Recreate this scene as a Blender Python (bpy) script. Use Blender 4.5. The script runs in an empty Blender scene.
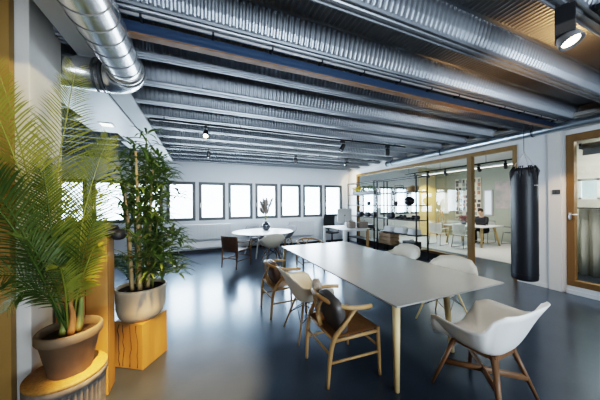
import bpy, bmesh, math, random
from mathutils import Vector, Matrix
from math import sin, cos, pi, radians, sqrt

S = bpy.context.scene
COL = S.collection
random.seed(7)

# ------------------------------------------------------------------ materials
def mat(name, color, rough=.5, metal=0., noise=None, bump=None, spec=None, emit=None, coat=None):
    """noise=(scale, color2, contrast) mottles the colour; bump=(scale, strength) roughens the surface."""
    m = bpy.data.materials.new(name); m.use_nodes = True
    nt = m.node_tree; b = nt.nodes['Principled BSDF']
    b.inputs['Base Color'].default_value = (*color, 1)
    b.inputs['Roughness'].default_value = rough
    b.inputs['Metallic'].default_value = metal
    if spec is not None: b.inputs['Specular IOR Level'].default_value = spec
    if coat: b.inputs['Coat Weight'].default_value = coat
    if emit:
        b.inputs['Emission Color'].default_value = (*emit[0], 1); b.inputs['Emission Strength'].default_value = emit[1]
    if noise or bump:
        tc = nt.nodes.new('ShaderNodeTexCoord')
    if noise:
        n = nt.nodes.new('ShaderNodeTexNoise'); n.inputs['Scale'].default_value = noise[0]; n.inputs['Detail'].default_value = 5
        mp = nt.nodes.new('ShaderNodeMapping'); mp.inputs['Scale'].default_value = noise[3] if len(noise) > 3 else (1, 1, 1)
        nt.links.new(tc.outputs['Object'], mp.inputs['Vector']); nt.links.new(mp.outputs['Vector'], n.inputs['Vector'])
        r = nt.nodes.new('ShaderNodeValToRGB')
        c = noise[2]
        r.color_ramp.elements[0].position = .5 - c; r.color_ramp.elements[0].color = (*color, 1)
        r.color_ramp.elements[1].position = .5 + c; r.color_ramp.elements[1].color = (*noise[1], 1)
        nt.links.new(n.outputs['Fac'], r.inputs['Fac']); nt.links.new(r.outputs['Color'], b.inputs['Base Color'])
    if bump:
        n2 = nt.nodes.new('ShaderNodeTexNoise'); n2.inputs['Scale'].default_value = bump[0]; n2.inputs['Detail'].default_value = 4
        nt.links.new(tc.outputs['Object'], n2.inputs['Vector'])
        bp = nt.nodes.new('ShaderNodeBump'); bp.inputs['Strength'].default_value = bump[1]; bp.inputs['Distance'].default_value = .02
        nt.links.new(n2.outputs['Fac'], bp.inputs['Height']); nt.links.new(bp.outputs['Normal'], b.inputs['Normal'])
    return m

def glass_mat(name, refl=.08, tint=(.96, .98, .98)):
    m = bpy.data.materials.new(name); m.use_nodes = True
    nt = m.node_tree; nt.nodes.clear()
    o = nt.nodes.new('ShaderNodeOutputMaterial'); mx = nt.nodes.new('ShaderNodeMixShader')
    t = nt.nodes.new('ShaderNodeBsdfTransparent'); t.inputs[0].default_value = (*tint, 1)
    g = nt.nodes.new('ShaderNodeBsdfGlossy'); g.inputs['Roughness'].default_value = .02
    mx.inputs[0].default_value = refl
    nt.links.new(t.outputs[0], mx.inputs[1]); nt.links.new(g.outputs[0], mx.inputs[2]); nt.links.new(mx.outputs[0], o.inputs[0])
    return m

M = {}
M['white_wall'] = mat('white_wall', (.74, .75, .76), .7, bump=(60, .05))
M['back_wall'] = mat('back_wall', (.66, .69, .73), .7)
M['warm_wall'] = mat('warm_wall', (.72, .70, .67), .7)
M['grey_wall'] = mat('grey_wall', (.40, .42, .35), .7)
M['cream_wall'] = mat('cream_wall', (.80, .68, .42), .7)
M['plaster'] = mat('plaster', (.50, .48, .45), .8, noise=(3, (.58, .56, .53), .2))
M['floor'] = mat('floor', (.022, .026, .032), .30, noise=(1.6, (.050, .058, .074), .25), bump=(9, .03), spec=.7, coat=.5)
fb = M['floor'].node_tree.nodes['Principled BSDF']
fb.inputs['Coat Roughness'].default_value = .16; fb.inputs['Coat Tint'].default_value = (.70, .86, 1, 1); fb.inputs['Specular Tint'].default_value = (.50, .73, 1, 1)  # blue cast of the window reflections is put into these tints
M['carpet'] = mat('carpet', (.66, .65, .63), .9, bump=(200, .2))
M['steel_deck'] = mat('steel_deck', (.20, .22, .245), .40, .7, noise=(1.2, (.29, .31, .335), .3))
M['steel_duct'] = mat('steel_duct', (.66, .66, .66), .24, .9, noise=(14, (.56, .57, .58), .3))
M['steel_pipe'] = mat('steel_pipe', (.45, .52, .58), .28, .9)
M['beam_paint'] = mat('beam_paint', (.60, .62, .64), .5)
M['blue_beam'] = mat('blue_beam', (.045, .075, .125), .35, .5)
M['alu'] = mat('alu', (.75, .74, .72), .3, .8)
M['concrete'] = mat('concrete', (.55, .55, .54), .8, noise=(4, (.66, .66, .64), .2))
M['anthracite'] = mat('anthracite', (.075, .082, .09), .45)
M['black_metal'] = mat('black_metal', (.012, .012, .013), .4, .3)
M['black_plastic'] = mat('black_plastic', (.015, .016, .018), .5)
M['rubber'] = mat('rubber', (.03, .03, .032), .55)
M['white_plastic'] = mat('white_plastic', (.80, .79, .76), .38)
M['cream_plastic'] = mat('cream_plastic', (.84, .79, .68), .42)
M['white_paint'] = mat('white_paint', (.80, .81, .82), .35)
M['radiator'] = mat('radiator', (.58, .60, .62), .45)
M['table_top'] = mat('table_top', (.30, .295, .28), .30, noise=(2, (.34, .33, .315), .3), spec=.8)
M['oak'] = mat('oak', (.30, .175, .070), .45, noise=(9, (.42, .26, .115), .25, (1, 1, .15)))
M['light_oak'] = mat('light_oak', (.50, .35, .16), .5, noise=(9, (.70, .54, .30), .25, (1, 1, .15)))
M['walnut'] = mat('walnut', (.13, .065, .03), .45, noise=(9, (.22, .115, .055), .25, (1, 1, .15)))
M['frame_wood'] = mat('frame_wood', (.21, .125, .046), .45, noise=(6, (.30, .185, .072), .25, (1, 1, .12)))
M['dark_frame_wood'] = mat('dark_frame_wood', (.17, .092, .034), .45, noise=(6, (.24, .14, .055), .25, (1, 1, .12)))
M['block_wood'] = mat('block_wood', (.20, .098, .025), .5, noise=(5, (.38, .205, .06), .22, (1, 1, .18)))
M['board_wood'] = mat('board_wood', (.40, .23, .065), .6, noise=(60, (.26, .135, .035), .18))
M['wall_wood'] = mat('wall_wood', (.20, .12, .035), .6, noise=(4, (.30, .18, .055), .25, (1, 1, .2)))
M['cord_seat'] = mat('cord_seat', (.36, .19, .07), .7, noise=(120, (.48, .28, .12), .2, (1, .1, 1)))
M['brown_leather'] = mat('brown_leather', (.085, .052, .036), .5, noise=(12, (.13, .08, .055), .25))
M['dark_leather'] = mat('dark_leather', (.055, .05, .048), .38, noise=(8, (.09, .082, .078), .25))
M['beige_cloth'] = mat('beige_cloth', (.52, .45, .36), .9, noise=(30, (.30, .25, .20), .15))
M['grey_cloth'] = mat('grey_cloth', (.20, .20, .205), .9)
M['taupe_cloth'] = mat('taupe_cloth', (.15, .125, .105), .85, noise=(20, (.20, .17, .15), .2))
M['black_leather'] = mat('black_leather', (.018, .020, .025), .42, bump=(35, .1))
M['navy_cloth'] = mat('navy_cloth', (.014, .016, .024), .6)
M['pot_brown'] = mat('pot_brown', (.105, .078, .050), .6, noise=(7, (.15, .112, .075), .25))
M['pot_beige'] = mat('pot_beige', (.36, .295, .21), .35, noise=(5, (.42, .35, .26), .25))
M['stone'] = mat('stone', (.085, .073, .062), .8, noise=(18, (.17, .15, .13), .2))
M['soil'] = mat('soil', (.035, .022, .014), .95, bump=(60, .6))
M['palm_leaf'] = mat('palm_leaf', (.10, .13, .016), .45, noise=(4, (.21, .21, .035), .3))  # yellow spot light on the upper fronds is put into this green
M['palm_dark'] = mat('palm_dark', (.030, .060, .014), .45, noise=(4, (.06, .09, .018), .3))  # darker copy, shade of the lower fronds put into the colour
M['fern_leaf'] = mat('fern_leaf', (.03, .08, .045), .45, noise=(4, (.05, .12, .06), .3))
M['bamboo_leaf'] = mat('bamboo_leaf', (.045, .09, .022), .4, noise=(5, (.16, .21, .055), .3))
M['palm_stem'] = mat('palm_stem', (.14, .22, .05), .5, noise=(10, (.22, .14, .05), .2))
M['fibre'] = mat('fibre', (.20, .09, .03), .8, noise=(40, (.30, .16, .06), .2, (1, 1, .2)))
M['cane'] = mat('cane', (.34, .22, .10), .6, noise=(14, (.46, .33, .17), .25, (.3, .3, 1)))
M['skin'] = mat('skin', (.58, .36, .26), .55)
M['hair'] = mat('hair', (.03, .02, .014), .6)
M['cloth_dark'] = mat('cloth_dark', (.02, .022, .028), .8)
M['shoe'] = mat('shoe', (.015, .014, .013), .5)
M['screen_silver'] = mat('screen_silver', (.55, .56, .58), .35, .5)
M['dark_mark'] = mat('dark_mark', (.04, .04, .045), .4)
M['vase_glass'] = mat('vase_glass', (.03, .035, .045), .12, coat=.5)
M['pampas'] = mat('pampas', (.36, .32, .29), .9)
M['basket'] = mat('basket', (.30, .19, .09), .8, noise=(60, (.44, .30, .16), .2))
M['crate_wood'] = mat('crate_wood', (.26, .17, .10), .7, noise=(8, (.36, .25, .16), .2))
M['yellow_flower'] = mat('yellow_flower', (.75, .50, .04), .6)
M['red_flower'] = mat('red_flower', (.45, .08, .09), .6)
M['frosted'] = mat('frosted', (.55, .60, .62), .3, emit=((.80, .90, 1), .45))  # emission puts the brightness of the panes into the material
M['paper'] = mat('paper', (.80, .74, .60), .8)
M['lamp_glow'] = mat('lamp_glow', (1, .9, .7), .4, emit=((1, .80, .50), 14))
M['lamp_soft'] = mat('lamp_soft', (1, .95, .85), .4, emit=((1, .95, .84), 4))
M['white_letter'] = mat('white_letter', (.75, .75, .75), .5)
M['glass'] = glass_mat('glass', .05)
M['part_glass'] = glass_mat('part_glass', .055, (.93, .96, .95))
M['curtain'] = mat('curtain', (.70, .68, .64), .9)
M['print_a'] = mat('print_a', (.13, .10, .10), .7)
M['print_b'] = mat('print_b', (.50, .25, .18), .7)
M['print_c'] = mat('print_c', (.30, .33, .30), .7)
M['map_tint'] = mat('map_tint', (.36, .36, .34), .7, noise=(2.6, (.54, .46, .46), .12))

# ------------------------------------------------------------------ mesh helpers
def bm_new(): return bmesh.new()

def box(bm, x0, x1, y0, y1, z0, z1, bev=0.):
    vs = [bm.verts.new(p) for p in ((x0,y0,z0),(x1,y0,z0),(x1,y1,z0),(x0,y1,z0),(x0,y0,z1),(x1,y0,z1),(x1,y1,z1),(x0,y1,z1))]
    fs = [bm.faces.new([vs[i] for i in q]) for q in ((3,2,1,0),(4,5,6,7),(0,1,5,4),(1,2,6,5),(2,3,7,6),(3,0,4,7))]
    if bev:
        es = list({e for f in fs for e in f.edges})
        bmesh.ops.bevel(bm, geom=es, offset=bev, segments=2, affect='EDGES', profile=.6)
    return bm

def frame_at(t):
    t = t.normalized(); a = Vector((0, 0, 1)) if abs(t.z) < .95 else Vector((1, 0, 0))
    u = t.cross(a).normalized(); return u, t.cross(u).normalized()

def spline(pts, n):
    P = [Vector(p) for p in pts]
    if len(P) == 2: return [P[0].lerp(P[1], i / n) for i in range(n + 1)]
    Q = [P[0] * 2 - P[1]] + P + [P[-1] * 2 - P[-2]]
    out = []
    for i in range(1, len(Q) - 2):
        for k in range(n):
            t = k / n; p0, p1, p2, p3 = Q[i-1], Q[i], Q[i+1], Q[i+2]
            out.append(.5 * ((2*p1) + (p2-p0)*t + (2*p0-5*p1+4*p2-p3)*t*t + (3*p1-p0-3*p2+p3)*t**3))
    out.append(P[-1]); return out

def tube(bm, pts, r, seg=8, n=1, flat=1.):
    """Tube along points; r a number or a list along the given points; n > 1 smooths; flat squashes the section."""
    if n > 1:
        m = len(pts); c = spline(pts, n)
        if isinstance(r, (list, tuple)):
            rr = []
            for i in range(len(c)):
                s = i / (len(c) - 1) * (m - 1); k = min(int(s), m - 2); rr.append(r[k] + (r[k+1] - r[k]) * (s - k))
            r = rr
        pts = c
    pts = [Vector(p) for p in pts]; N = len(pts)
    if not isinstance(r, (list, tuple)): r = [r] * N
    rings = []; u0 = None
    for i, p in enumerate(pts):
        t = (pts[min(i+1, N-1)] - pts[max(i-1, 0)])
        if t.length < 1e-9: t = Vector((0, 0, 1))
        t.normalize()
        if u0 is None: u, v = frame_at(t)
        else:
            u = (u0 - t * u0.dot(t))
            u = u.normalized() if u.length > 1e-6 else frame_at(t)[0]
            v = t.cross(u)
        u0 = u
        rings.append([bm.verts.new(p + (u * cos(2*pi*k/seg) + v * sin(2*pi*k/seg) * flat) * r[i]) for k in range(seg)])
    for a, b in zip(rings, rings[1:]):
        for k in range(seg):
            f = bm.faces.new((a[k], a[(k+1) % seg], b[(k+1) % seg], b[k])); f.smooth = True
    bm.faces.new(rings[0][::-1]); bm.faces.new(rings[-1])
    return bm

def lathe(bm, prof, seg=32, c=(0, 0), flute=None):
    rings = []
    for r, z in prof:
        if r < 1e-5: rings.append([bm.verts.new((c[0], c[1], z))])
        else:
            ring = []
            for k in range(seg):
                a = 2*pi*k/seg; rr = r
                if flute and flute[2] <= z <= flute[3]: rr = r - flute[1] * (.5 + .5*cos(a * flute[0]))
                ring.append(bm.verts.new((c[0] + rr*cos(a), c[1] + rr*sin(a), z)))
            rings.append(ring)
    for a, b in zip(rings, rings[1:]):
        for k in range(seg):
            k2 = (k+1) % seg
            if len(a) == 1 and len(b) == 1: continue
            if len(a) == 1: f = bm.faces.new((a[0], b[k2], b[k]))
            elif len(b) == 1: f = bm.faces.new((a[k], a[k2], b[0]))
            else: f = bm.faces.new((a[k], a[k2], b[k2], b[k]))
            f.smooth = True
    return bm

def blob(bm, c, rx, ry, rz, sub=3, power=1., jitter=0.):
    """Rounded cushion-like body: superellipsoid."""
    n = 12 * (sub - 1)
    g = lambda s: math.copysign(abs(s) ** power, s)
    rows = []
    for i in range(n//2 + 1):
        th = -pi/2 + pi * i / (n//2)
        row = []
        for k in range(n):
            ph = 2*pi*k/n
            j = 1 + random.uniform(-jitter, jitter)
            row.append(bm.verts.new((c[0] + rx*g(cos(th))*g(cos(ph))*j, c[1] + ry*g(cos(th))*g(sin(ph))*j, c[2] + rz*g(sin(th))*j)))
        rows.append(row)
    for a, b in zip(rows, rows[1:]):
        for k in range(n):
            f = bm.faces.new((a[k], a[(k+1) % n], b[(k+1) % n], b[k])); f.smooth = True
    bmesh.ops.remove_doubles(bm, verts=rows[0] + rows[-1], dist=1e-5)
    return bm

def transform(bm, mtx): bmesh.ops.transform(bm, matrix=mtx, verts=bm.verts); return bm

def obj(name, bm, m, parent=None, loc=None, smooth_angle=None, normals=True):
    me = bpy.data.meshes.new(name)
    if normals: bmesh.ops.recalc_face_normals(bm, faces=bm.faces)
    bm.to_mesh(me); bm.free()
    for mm in (m if isinstance(m, (list, tuple)) else [m]): me.materials.append(mm)
    o = bpy.data.objects.new(name, me); COL.objects.link(o)
    if parent: o.parent = parent
    if loc: o.location = loc
    return o

def tag(o, label, cat, group=None, kind=None):
    o['label'] = label; o['category'] = cat
    if group: o['group'] = group
    if kind: o['kind'] = kind
    return o

def thing(name, label, cat, loc=(0, 0, 0), rz=0., group=None):
    o = bpy.data.objects.new(name, None); COL.objects.link(o)
    o.location = loc; o.rotation_euler = (0, 0, rz); o.empty_display_size = .1
    return tag(o, label, cat, group)

def struct(name, bm, m, parent=None, **k):
    o = obj(name, bm, m, parent, **k)
    if not parent: o['kind'] = 'structure'
    return o

def dup(o, parent=None):
    c = o.copy(); COL.objects.link(c)
    if parent: c.parent = parent
    for ch in o.children: dup(ch, c)
    return c

def place(o, loc, rz, label, group=None):
    o.location = loc; o.rotation_euler = (0, 0, rz); o['label'] = label
    if group: o['group'] = group
    return o

# ------------------------------------------------------------------ camera
YAW = math.atan(100 / 239.); ROLL = radians(.43)
Fv = Vector((sin(YAW), cos(YAW), 0)); Rv = Vector((cos(YAW), -sin(YAW), 0)); Uv = Vector((0, 0, 1))
R2 = Rv * cos(ROLL) - Uv * sin(ROLL); U2 = Rv * sin(ROLL) + Uv * cos(ROLL)
cam = bpy.data.cameras.new('camera'); cam.sensor_width = 36; cam.lens = 239 / 600 * 36
cam.shift_y = 3.3 / 600; cam.clip_start = .05; cam.clip_end = 200
camo = bpy.data.objects.new('camera', cam); COL.objects.link(camo)
camo.matrix_world = Matrix(((R2.x, U2.x, -Fv.x, 0), (R2.y, U2.y, -Fv.y, 0), (R2.z, U2.z, -Fv.z, 1.62), (0, 0, 0, 1)))
S.camera = camo

# ------------------------------------------------------------------ room shell
b = bm_new(); box(b, -5.2, 12.2, -3.2, 9.2, -.2, 0); struct('floor', b, M['floor'])
b = bm_new(); box(b, 7.45, 11.3, 2.76, 8.79, .0, .012); c_ = obj('floor_carpet', b, M['carpet']); c_['kind'] = 'structure'

# back wall with a row of windows (openings 1.05 - 2.37)
PITCH = .965
WX = [(-1.0 + PITCH*k, -.14 + PITCH*k) for k in range(7)]
WL = [(-1.0 - PITCH*k, -.14 - PITCH*k) for k in (1, 2, 3)]
WR = [(-1.0 + PITCH*k, -.14 + PITCH*k) for k in (8, 9, 10, 11)]
allw = sorted(WL + WX + WR)
ZS, ZT = 1.06, 2.37
b = bm_new()
box(b, -5.2, 12.2, 8.8, 9.1, 0, ZS); box(b, -5.2, 12.2, 8.8, 9.1, ZT, 3.5)
xs = [-5.2] + [v for w in allw for v in w] + [12.2]
for k in range(0, len(xs), 2): box(b, xs[k], xs[k+1], 8.8, 9.1, ZS, ZT)
struct('wall_back', b, M['back_wall'])
for n, (x0, x1) in enumerate(allw):
    fw = .10
    b = bm_new()
    box(b, x0, x1, 8.81, 8.88, ZS, ZS+fw, .006); box(b, x0, x1, 8.81, 8.88, ZT-fw, ZT, .006)
    box(b, x0, x0+fw, 8.81, 8.88, ZS+fw, ZT-fw, .006); box(b, x1-fw, x1, 8.81, 8.88, ZS+fw, ZT-fw, .006)
    w = struct('window_%d' % (n+1), b, M['anthracite'])
    b = bm_new(); box(b, x0+fw, x1-fw, 8.84, 8.848, ZS+fw, ZT-fw); obj('window_pane', b, M['glass'], w)
    b = bm_new(); box(b, x0+fw*.5-.012, x0+fw*.5+.012, 8.795, 8.81, 1.55, 1.65, .003); box(b, x0+fw*.5-.01, x0+fw*.5+.01, 8.77, 8.795, 1.60, 1.63); box(b, x0+fw*.5-.01, x0+fw*.5+.01, 8.77, 8.785, 1.50, 1.63, .003)
    obj('window_handle', b, M['alu'], w)
# other walls
b = bm_new(); box(b, -5.2, -5.0, -3.2, 9.1, 0, 3.5); struct('wall_far_left', b, M['white_wall'])
b = bm_new(); box(b, -1.6, -1.40, -3.2, 2.25, 0, 3.5)
for k in range(9): box(b, -1.40, -1.392, -3.2 + k*.605, -2.61 + k*.605, 0, 3.02)
box(b, -1.391, -1.16, 2.20, 2.25, 0, 3.5)
struct('wall_left', b, M['wall_wood'])
b = bm_new(); box(b, -1.45, -1.09, 2.26, 2.68, 0, 3.2, .006); struct('wall_left_pillar', b, M['plaster'])
b = bm_new()
box(b, -5.2, 12.2, -3.2, -3.0, 0, .9); box(b, -5.2, 12.2, -3.2, -3.0, 2.6, 3.5)
for x0, x1 in ((-5.2, 1.6), (3.8, 12.2)): box(b, x0, x1, -3.2, -3.0, .9, 2.6)
struct('wall_front', b, M['white_wall'])
# right wall (inner face x = 6.0): glazed partition 2.82..8.22, solid 2.03..2.82, window 0..2.0, then solid
b = bm_new()
box(b, 6.0, 6.14, 8.24, 8.8, 0, 2.79)
box(b, 6.0, 6.14, 2.09, 2.80, 0, 2.79)
box(b, 6.0, 6.14, -.2, 8.8, 2.79, 3.5)
box(b, 6.0, 6.14, -3.0, -.2, 0, 3.5)
box(b, 6.0, 6.14, -.2, 2.09, 0, .14)
struct('wall_right', b, M['white_wall'])
b = bm_new(); box(b, 5.955, 5.999, 2.14, 2.31, 0, 2.90, .004); struct('wall_right_pilaster', b, M['warm_wall'])
b = bm_new(); box(b, 5.98, 6.0, 2.31, 2.80, 0, .07); box(b, 5.98, 6.0, -3.0, 2.09, 0, .07); struct('baseboard_right', b, M['white_wall'])
b = bm_new(); box(b, -5.0, 6.0, 8.78, 8.80, 0, .07); struct('baseboard_back', b, M['rubber'])  # dark strip along the foot of the back wall
# ledge on the right wall
b = bm_new(); box(b, 5.90, 5.999, -3, 8.79, 3.07, 3.13, .004); box(b, 5.985, 5.999, -3, 8.79, 2.98, 3.07); struct('trim_1', b, M['concrete'])
# meeting room beyond
b = bm_new(); box(b, 11.3, 11.45, 2.6, 8.8, 0, 3.5); struct('wall_meeting_room', b, M['grey_wall'])
b = bm_new(); box(b, 10.15, 11.3, 8.74, 8.795, 0, 3.45); struct('wall_meeting_room_end', b, M['cream_wall'])
b = bm_new(); box(b, 6.14, 11.3, 2.6, 2.75, 0, 3.5); struct('wall_meeting_room_side', b, M['grey_wall'])
b = bm_new(); box(b, 6.14, 11.3, 2.75, 8.8, 3.32, 3.45); struct('ceiling_meeting_room', b, M['beam_paint'])
# small office beyond the right-hand window
b = bm_new(); box(b, 8.0, 8.15, -3.0, 2.6, 0, 1.66); box(b, 8.0, 8.15, -3.0, 2.6, 2.12, 3.45); box(b, 8.0, 8.15, -3.0, 1.3, 1.66, 2.12); struct('wall_side_office', b, M['plaster'])
b = bm_new(); box(b, 6.14, 8.15, -3.0, 2.6, 3.1, 3.2); struct('ceiling_side_office', b, M['white_wall'])

# ------------------------------------------------------------------ steel deck ceiling
def deck(name, x0, x1, ys, dx, zb=3.02, amp=.008, pitch=.052):
    # profile from the bottom flat's middle to the next one: deep trapezoid troughs with fluted webs
    prof = [(-.052, 0, 0), (-.042, 0, 0), (-.038, .012, 0), (-.018, .012, 0), (-.011, 0, 0), (.011, 0, 0), (.018, .012, 0), (.038, .012, 0), (.042, 0, 0), (.052, 0, 0),
            (.057, .018, 0), (.062, .030, 1), (.084, .085, 1), (.104, .14, 1), (.120, .195, 1), (.126, .212, 0), (.142, .222, 0), (.165, .222, 2), (.30, .222, 2), (.435, .222, 2), (.458, .222, 0), (.474, .212, 0),
            (.480, .195, 1.5), (.496, .14, 1.5), (.512, .085, 1.5), (.538, .030, 1.5), (.543, .018, 0)]
    nx = int((x1 - x0) / dx) + 1
    verts, faces = [], []
    base = []
    for y in ys:
        for p in prof: base.append((y + p[0], zb + p[1], p[2]))
    y = ys[-1]
    for p in prof[:10]: base.append((y + .6 + p[0], zb + p[1], p[2]))
    nb = len(base)
    for i in range(nx):
        x = x0 + (x1 - x0) * i / (nx - 1)
        w = max(-1, min(1, 1.6 * cos(2*pi*x/pitch))) * amp
        for (yy, zz, k) in base:
            if k == 1: verts.append((x, yy + w, zz))
            elif k == 1.5: verts.append((x, yy - w, zz))
            elif k == 2: verts.append((x, yy, zz + w*.8))
            else: verts.append((x, yy, zz))
    for i in range(nx - 1):
        for j in range(nb - 1):
            a = i*nb + j
            faces.append((a, a+1, a+1+nb, a+nb))
    me = bpy.data.meshes.new(name); me.from_pydata(verts, [], faces); me.materials.append(M['steel_deck']); me.update()
    o = bpy.data.objects.new(name, me); COL.objects.link(o); o['kind'] = 'structure'
    return o
YB = [2.04 + .6*k for k in range(-8, 11)]
deck('ceiling_deck', -.84, 5.97, YB, .013)
deck('ceiling_deck_left', -5.0, -1.04, YB, .026)
b = bm_new(); box(b, -5.2, 12.2, -3.2, 9.1, 3.5, 3.6); struct('ceiling', b, M['concrete'])
# painted steel beam along the depth, with bolt holes near its end plate
b = bm_new(); box(b, -1.03, -.80, -3, 8.795, 3.0, 3.03, .004); box(b, -.935, -.895, -3, 8.795, 3.03, 3.48); box(b, -1.03, -.80, -3, 8.795, 3.46, 3.49)
struct('ceiling_beam', b, M['beam_paint'])
# white suspended panel left of the beam, stepped on its far side, with a recessed downlight
b = bm_new()
for k in range(6):
    y0 = 3.3 + .75*k
    box(b, -2.05 + .12*k + (.25 if k % 2 else 0), -1.05, y0, y0 + .75, 2.985, 3.01)
struct('ceiling_panel', b, M['white_paint'])
t = thing('downlight', 'square recessed downlight glowing in the white ceiling panel left of the beam', 'ceiling light', (-1.45, 5.0, 2.985))
b = bm_new(); box(b, -.10, .10, -.10, .10, -.012, 0, .003); obj('trim_ring', b, M['white_paint'], t)
b = bm_new(); box(b, -.075, .075, -.075, .075, -.016, -.012); obj('diffuser', b, M['lamp_soft'], t)
# cross beam hung under the deck, with a bright cable strip and clips
t = thing('cross_beam', 'dark blue steel cross beam under the ribbed ceiling with a bright cable strip', 'beam', (0, 2.16, 3.0))
b = bm_new(); box(b, -.79, 5.9, -.03, .03, -.085, 0, .004); obj('girder', b, M['blue_beam'], t)
b = bm_new(); box(b, -.79, 5.9, -.034, .034, -.098, -.086); obj('bottom_flange', b, M['walnut'], t)
b = bm_new(); box(b, -.79, 5.9, -.105, -.085, -.005, .012, .003); obj('cable_strip', b, M['alu'], t)
b = bm_new()
for k in range(13): box(b, -.4 + .50*k, -.384 + .50*k, -.108, -.03, -.008, .014)
obj('clip_row', b, M['black_plastic'], t)

# ------------------------------------------------------------------ ventilation duct, pipe
t = thing('ventilation_duct', 'large silver spiral duct under the ceiling with an elbow turning left', 'duct', (-.615, 0, 2.85))
R = .142
b = bm_new(); tube(b, [(0, -3 + .1*k, 0) for k in range(57)], R, 40); obj('duct_pipe', b, M['steel_duct'], t)
b = bm_new()
for k in range(38):
    y = -3 + .148*k; tube(b, [(0, y - .0035, 0), (0, y + .0035, 0)], R + .0035, 40)
obj('spiral_seam', b, M['anthracite'], t)
b = bm_new(); tube(b, [(0, 2.56, 0), (0, 2.62, 0)], R + .008, 40); obj('duct_collar', b, M['steel_duct'], t)
b = bm_new(); tube(b, [(0, 2.618, 0), (0, 2.63, 0)], R + .010, 40); obj('rubber_seal', b, M['black_plastic'], t)
b = bm_new()
pts = [(-.20 + .20*cos(a), 2.63 + .20*sin(a), 0) for a in [pi/2*k/10 for k in range(11)]]
tube(b, pts, R + .004, 40); obj('duct_elbow', b, M['steel_duct'], t)
b = bm_new(); tube(b, [(-.2, 2.83, 0), (-.5, 2.83, 0), (-1.6, 2.83, 0)], R, 40); obj('side_pipe', b, M['steel_duct'], t)
b = bm_new()
for x in (-.22, -.27): tube(b, [(x - .006, 2.83, 0), (x + .006, 2.83, 0)], R + .010, 40)
obj('duct_collar', b, M['anthracite'], t)

t = thing('heating_pipe', 'straight silver pipe running along the top of the right wall', 'pipe', (5.78, 0, 2.91))
b = bm_new(); tube(b, [(0, -3, 0), (0, 6.22, 0)], .075, 24); obj('pipe_run', b, M['steel_pipe'], t)
b = bm_new(); tube(b, [(0, 6.20, 0), (0, 6.26, 0)], .084, 24); obj('pipe_end', b, M['anthracite'], t)
for y in (1.55, 2.45, 4.3, 6.0):
    b = bm_new(); tube(b, [(0, y-.012, 0), (0, y+.012, 0)], .081, 24); tube(b, [(0, y, .075), (0, y, .185)], .006, 6); tube(b, [(0, y, 0), (.21, y, 0)], .006, 6)
    obj('pipe_bracket', b, M['anthracite'], t)

# ------------------------------------------------------------------ glazed partition in the right wall
t = thing('glass_partition', 'golden oak framed glass partition in the right wall beside the black shelving', 'partition', (6.0, 0, 0))
fx0, fx1 = -.02, .10
b = bm_new(); box(b, fx0, fx1, 2.80, 8.24, 2.70, 2.79, .004); obj('top_rail', b, M['frame_wood'], t)
b = bm_new(); box(b, fx0, fx1, 8.17, 8.24, .0, 2.70, .004); obj('jamb', b, M['frame_wood'], t)
b = bm_new(); box(b, fx0, fx1, 2.80, 2.87, .0, 2.70, .004); obj('jamb', b, M['frame_wood'], t)
b = bm_new(); box(b, fx0, fx1, 3.68, 3.79, .0, 2.70, .004); obj('post', b, M['frame_wood'], t)
b = bm_new(); box(b, fx0, fx1, 3.79, 8.17, .19, .26, .004); obj('bottom_rail', b, M['frame_wood'], t)
b = bm_new(); box(b, fx0+.01, fx1, 3.79, 8.17, 0, .19); obj('plinth', b, M['rubber'], t)
for y0, y1 in ((3.79, 4.62), (4.63, 6.4), (6.41, 8.17)):
    b = bm_new(); box(b, .035, .045, y0, y1, .26, 2.70); obj('glass_pane', b, M['part_glass'], t)
# window in the right wall near the camera
b = bm_new()
box(b, 5.99, 6.10, -.2, 2.085, 2.67, 2.79, .004); box(b, 5.99, 6.10, -.2, 2.085, .14, .24, .004); box(b, 5.99, 6.10, 1.99, 2.085, .24, 2.67, .004); box(b, 5.99, 6.10, -.2, -.1, .24, 2.67, .004)
w = struct('window_20', b, M['dark_frame_wood'])
b = bm_new(); box(b, 6.035, 6.045, -.1, 1.99, .24, 2.67); obj('window_pane', b, M['part_glass'], w)
b = bm_new(); box(b, 5.965, 5.99, 2.02, 2.05, 1.30, 1.42, .004); tube(b, [(5.96, 2.035, 1.39), (5.94, 2.035, 1.39), (5.94, 1.935, 1.39)], .01, 8); obj('window_handle', b, M['alu'], w)

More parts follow.
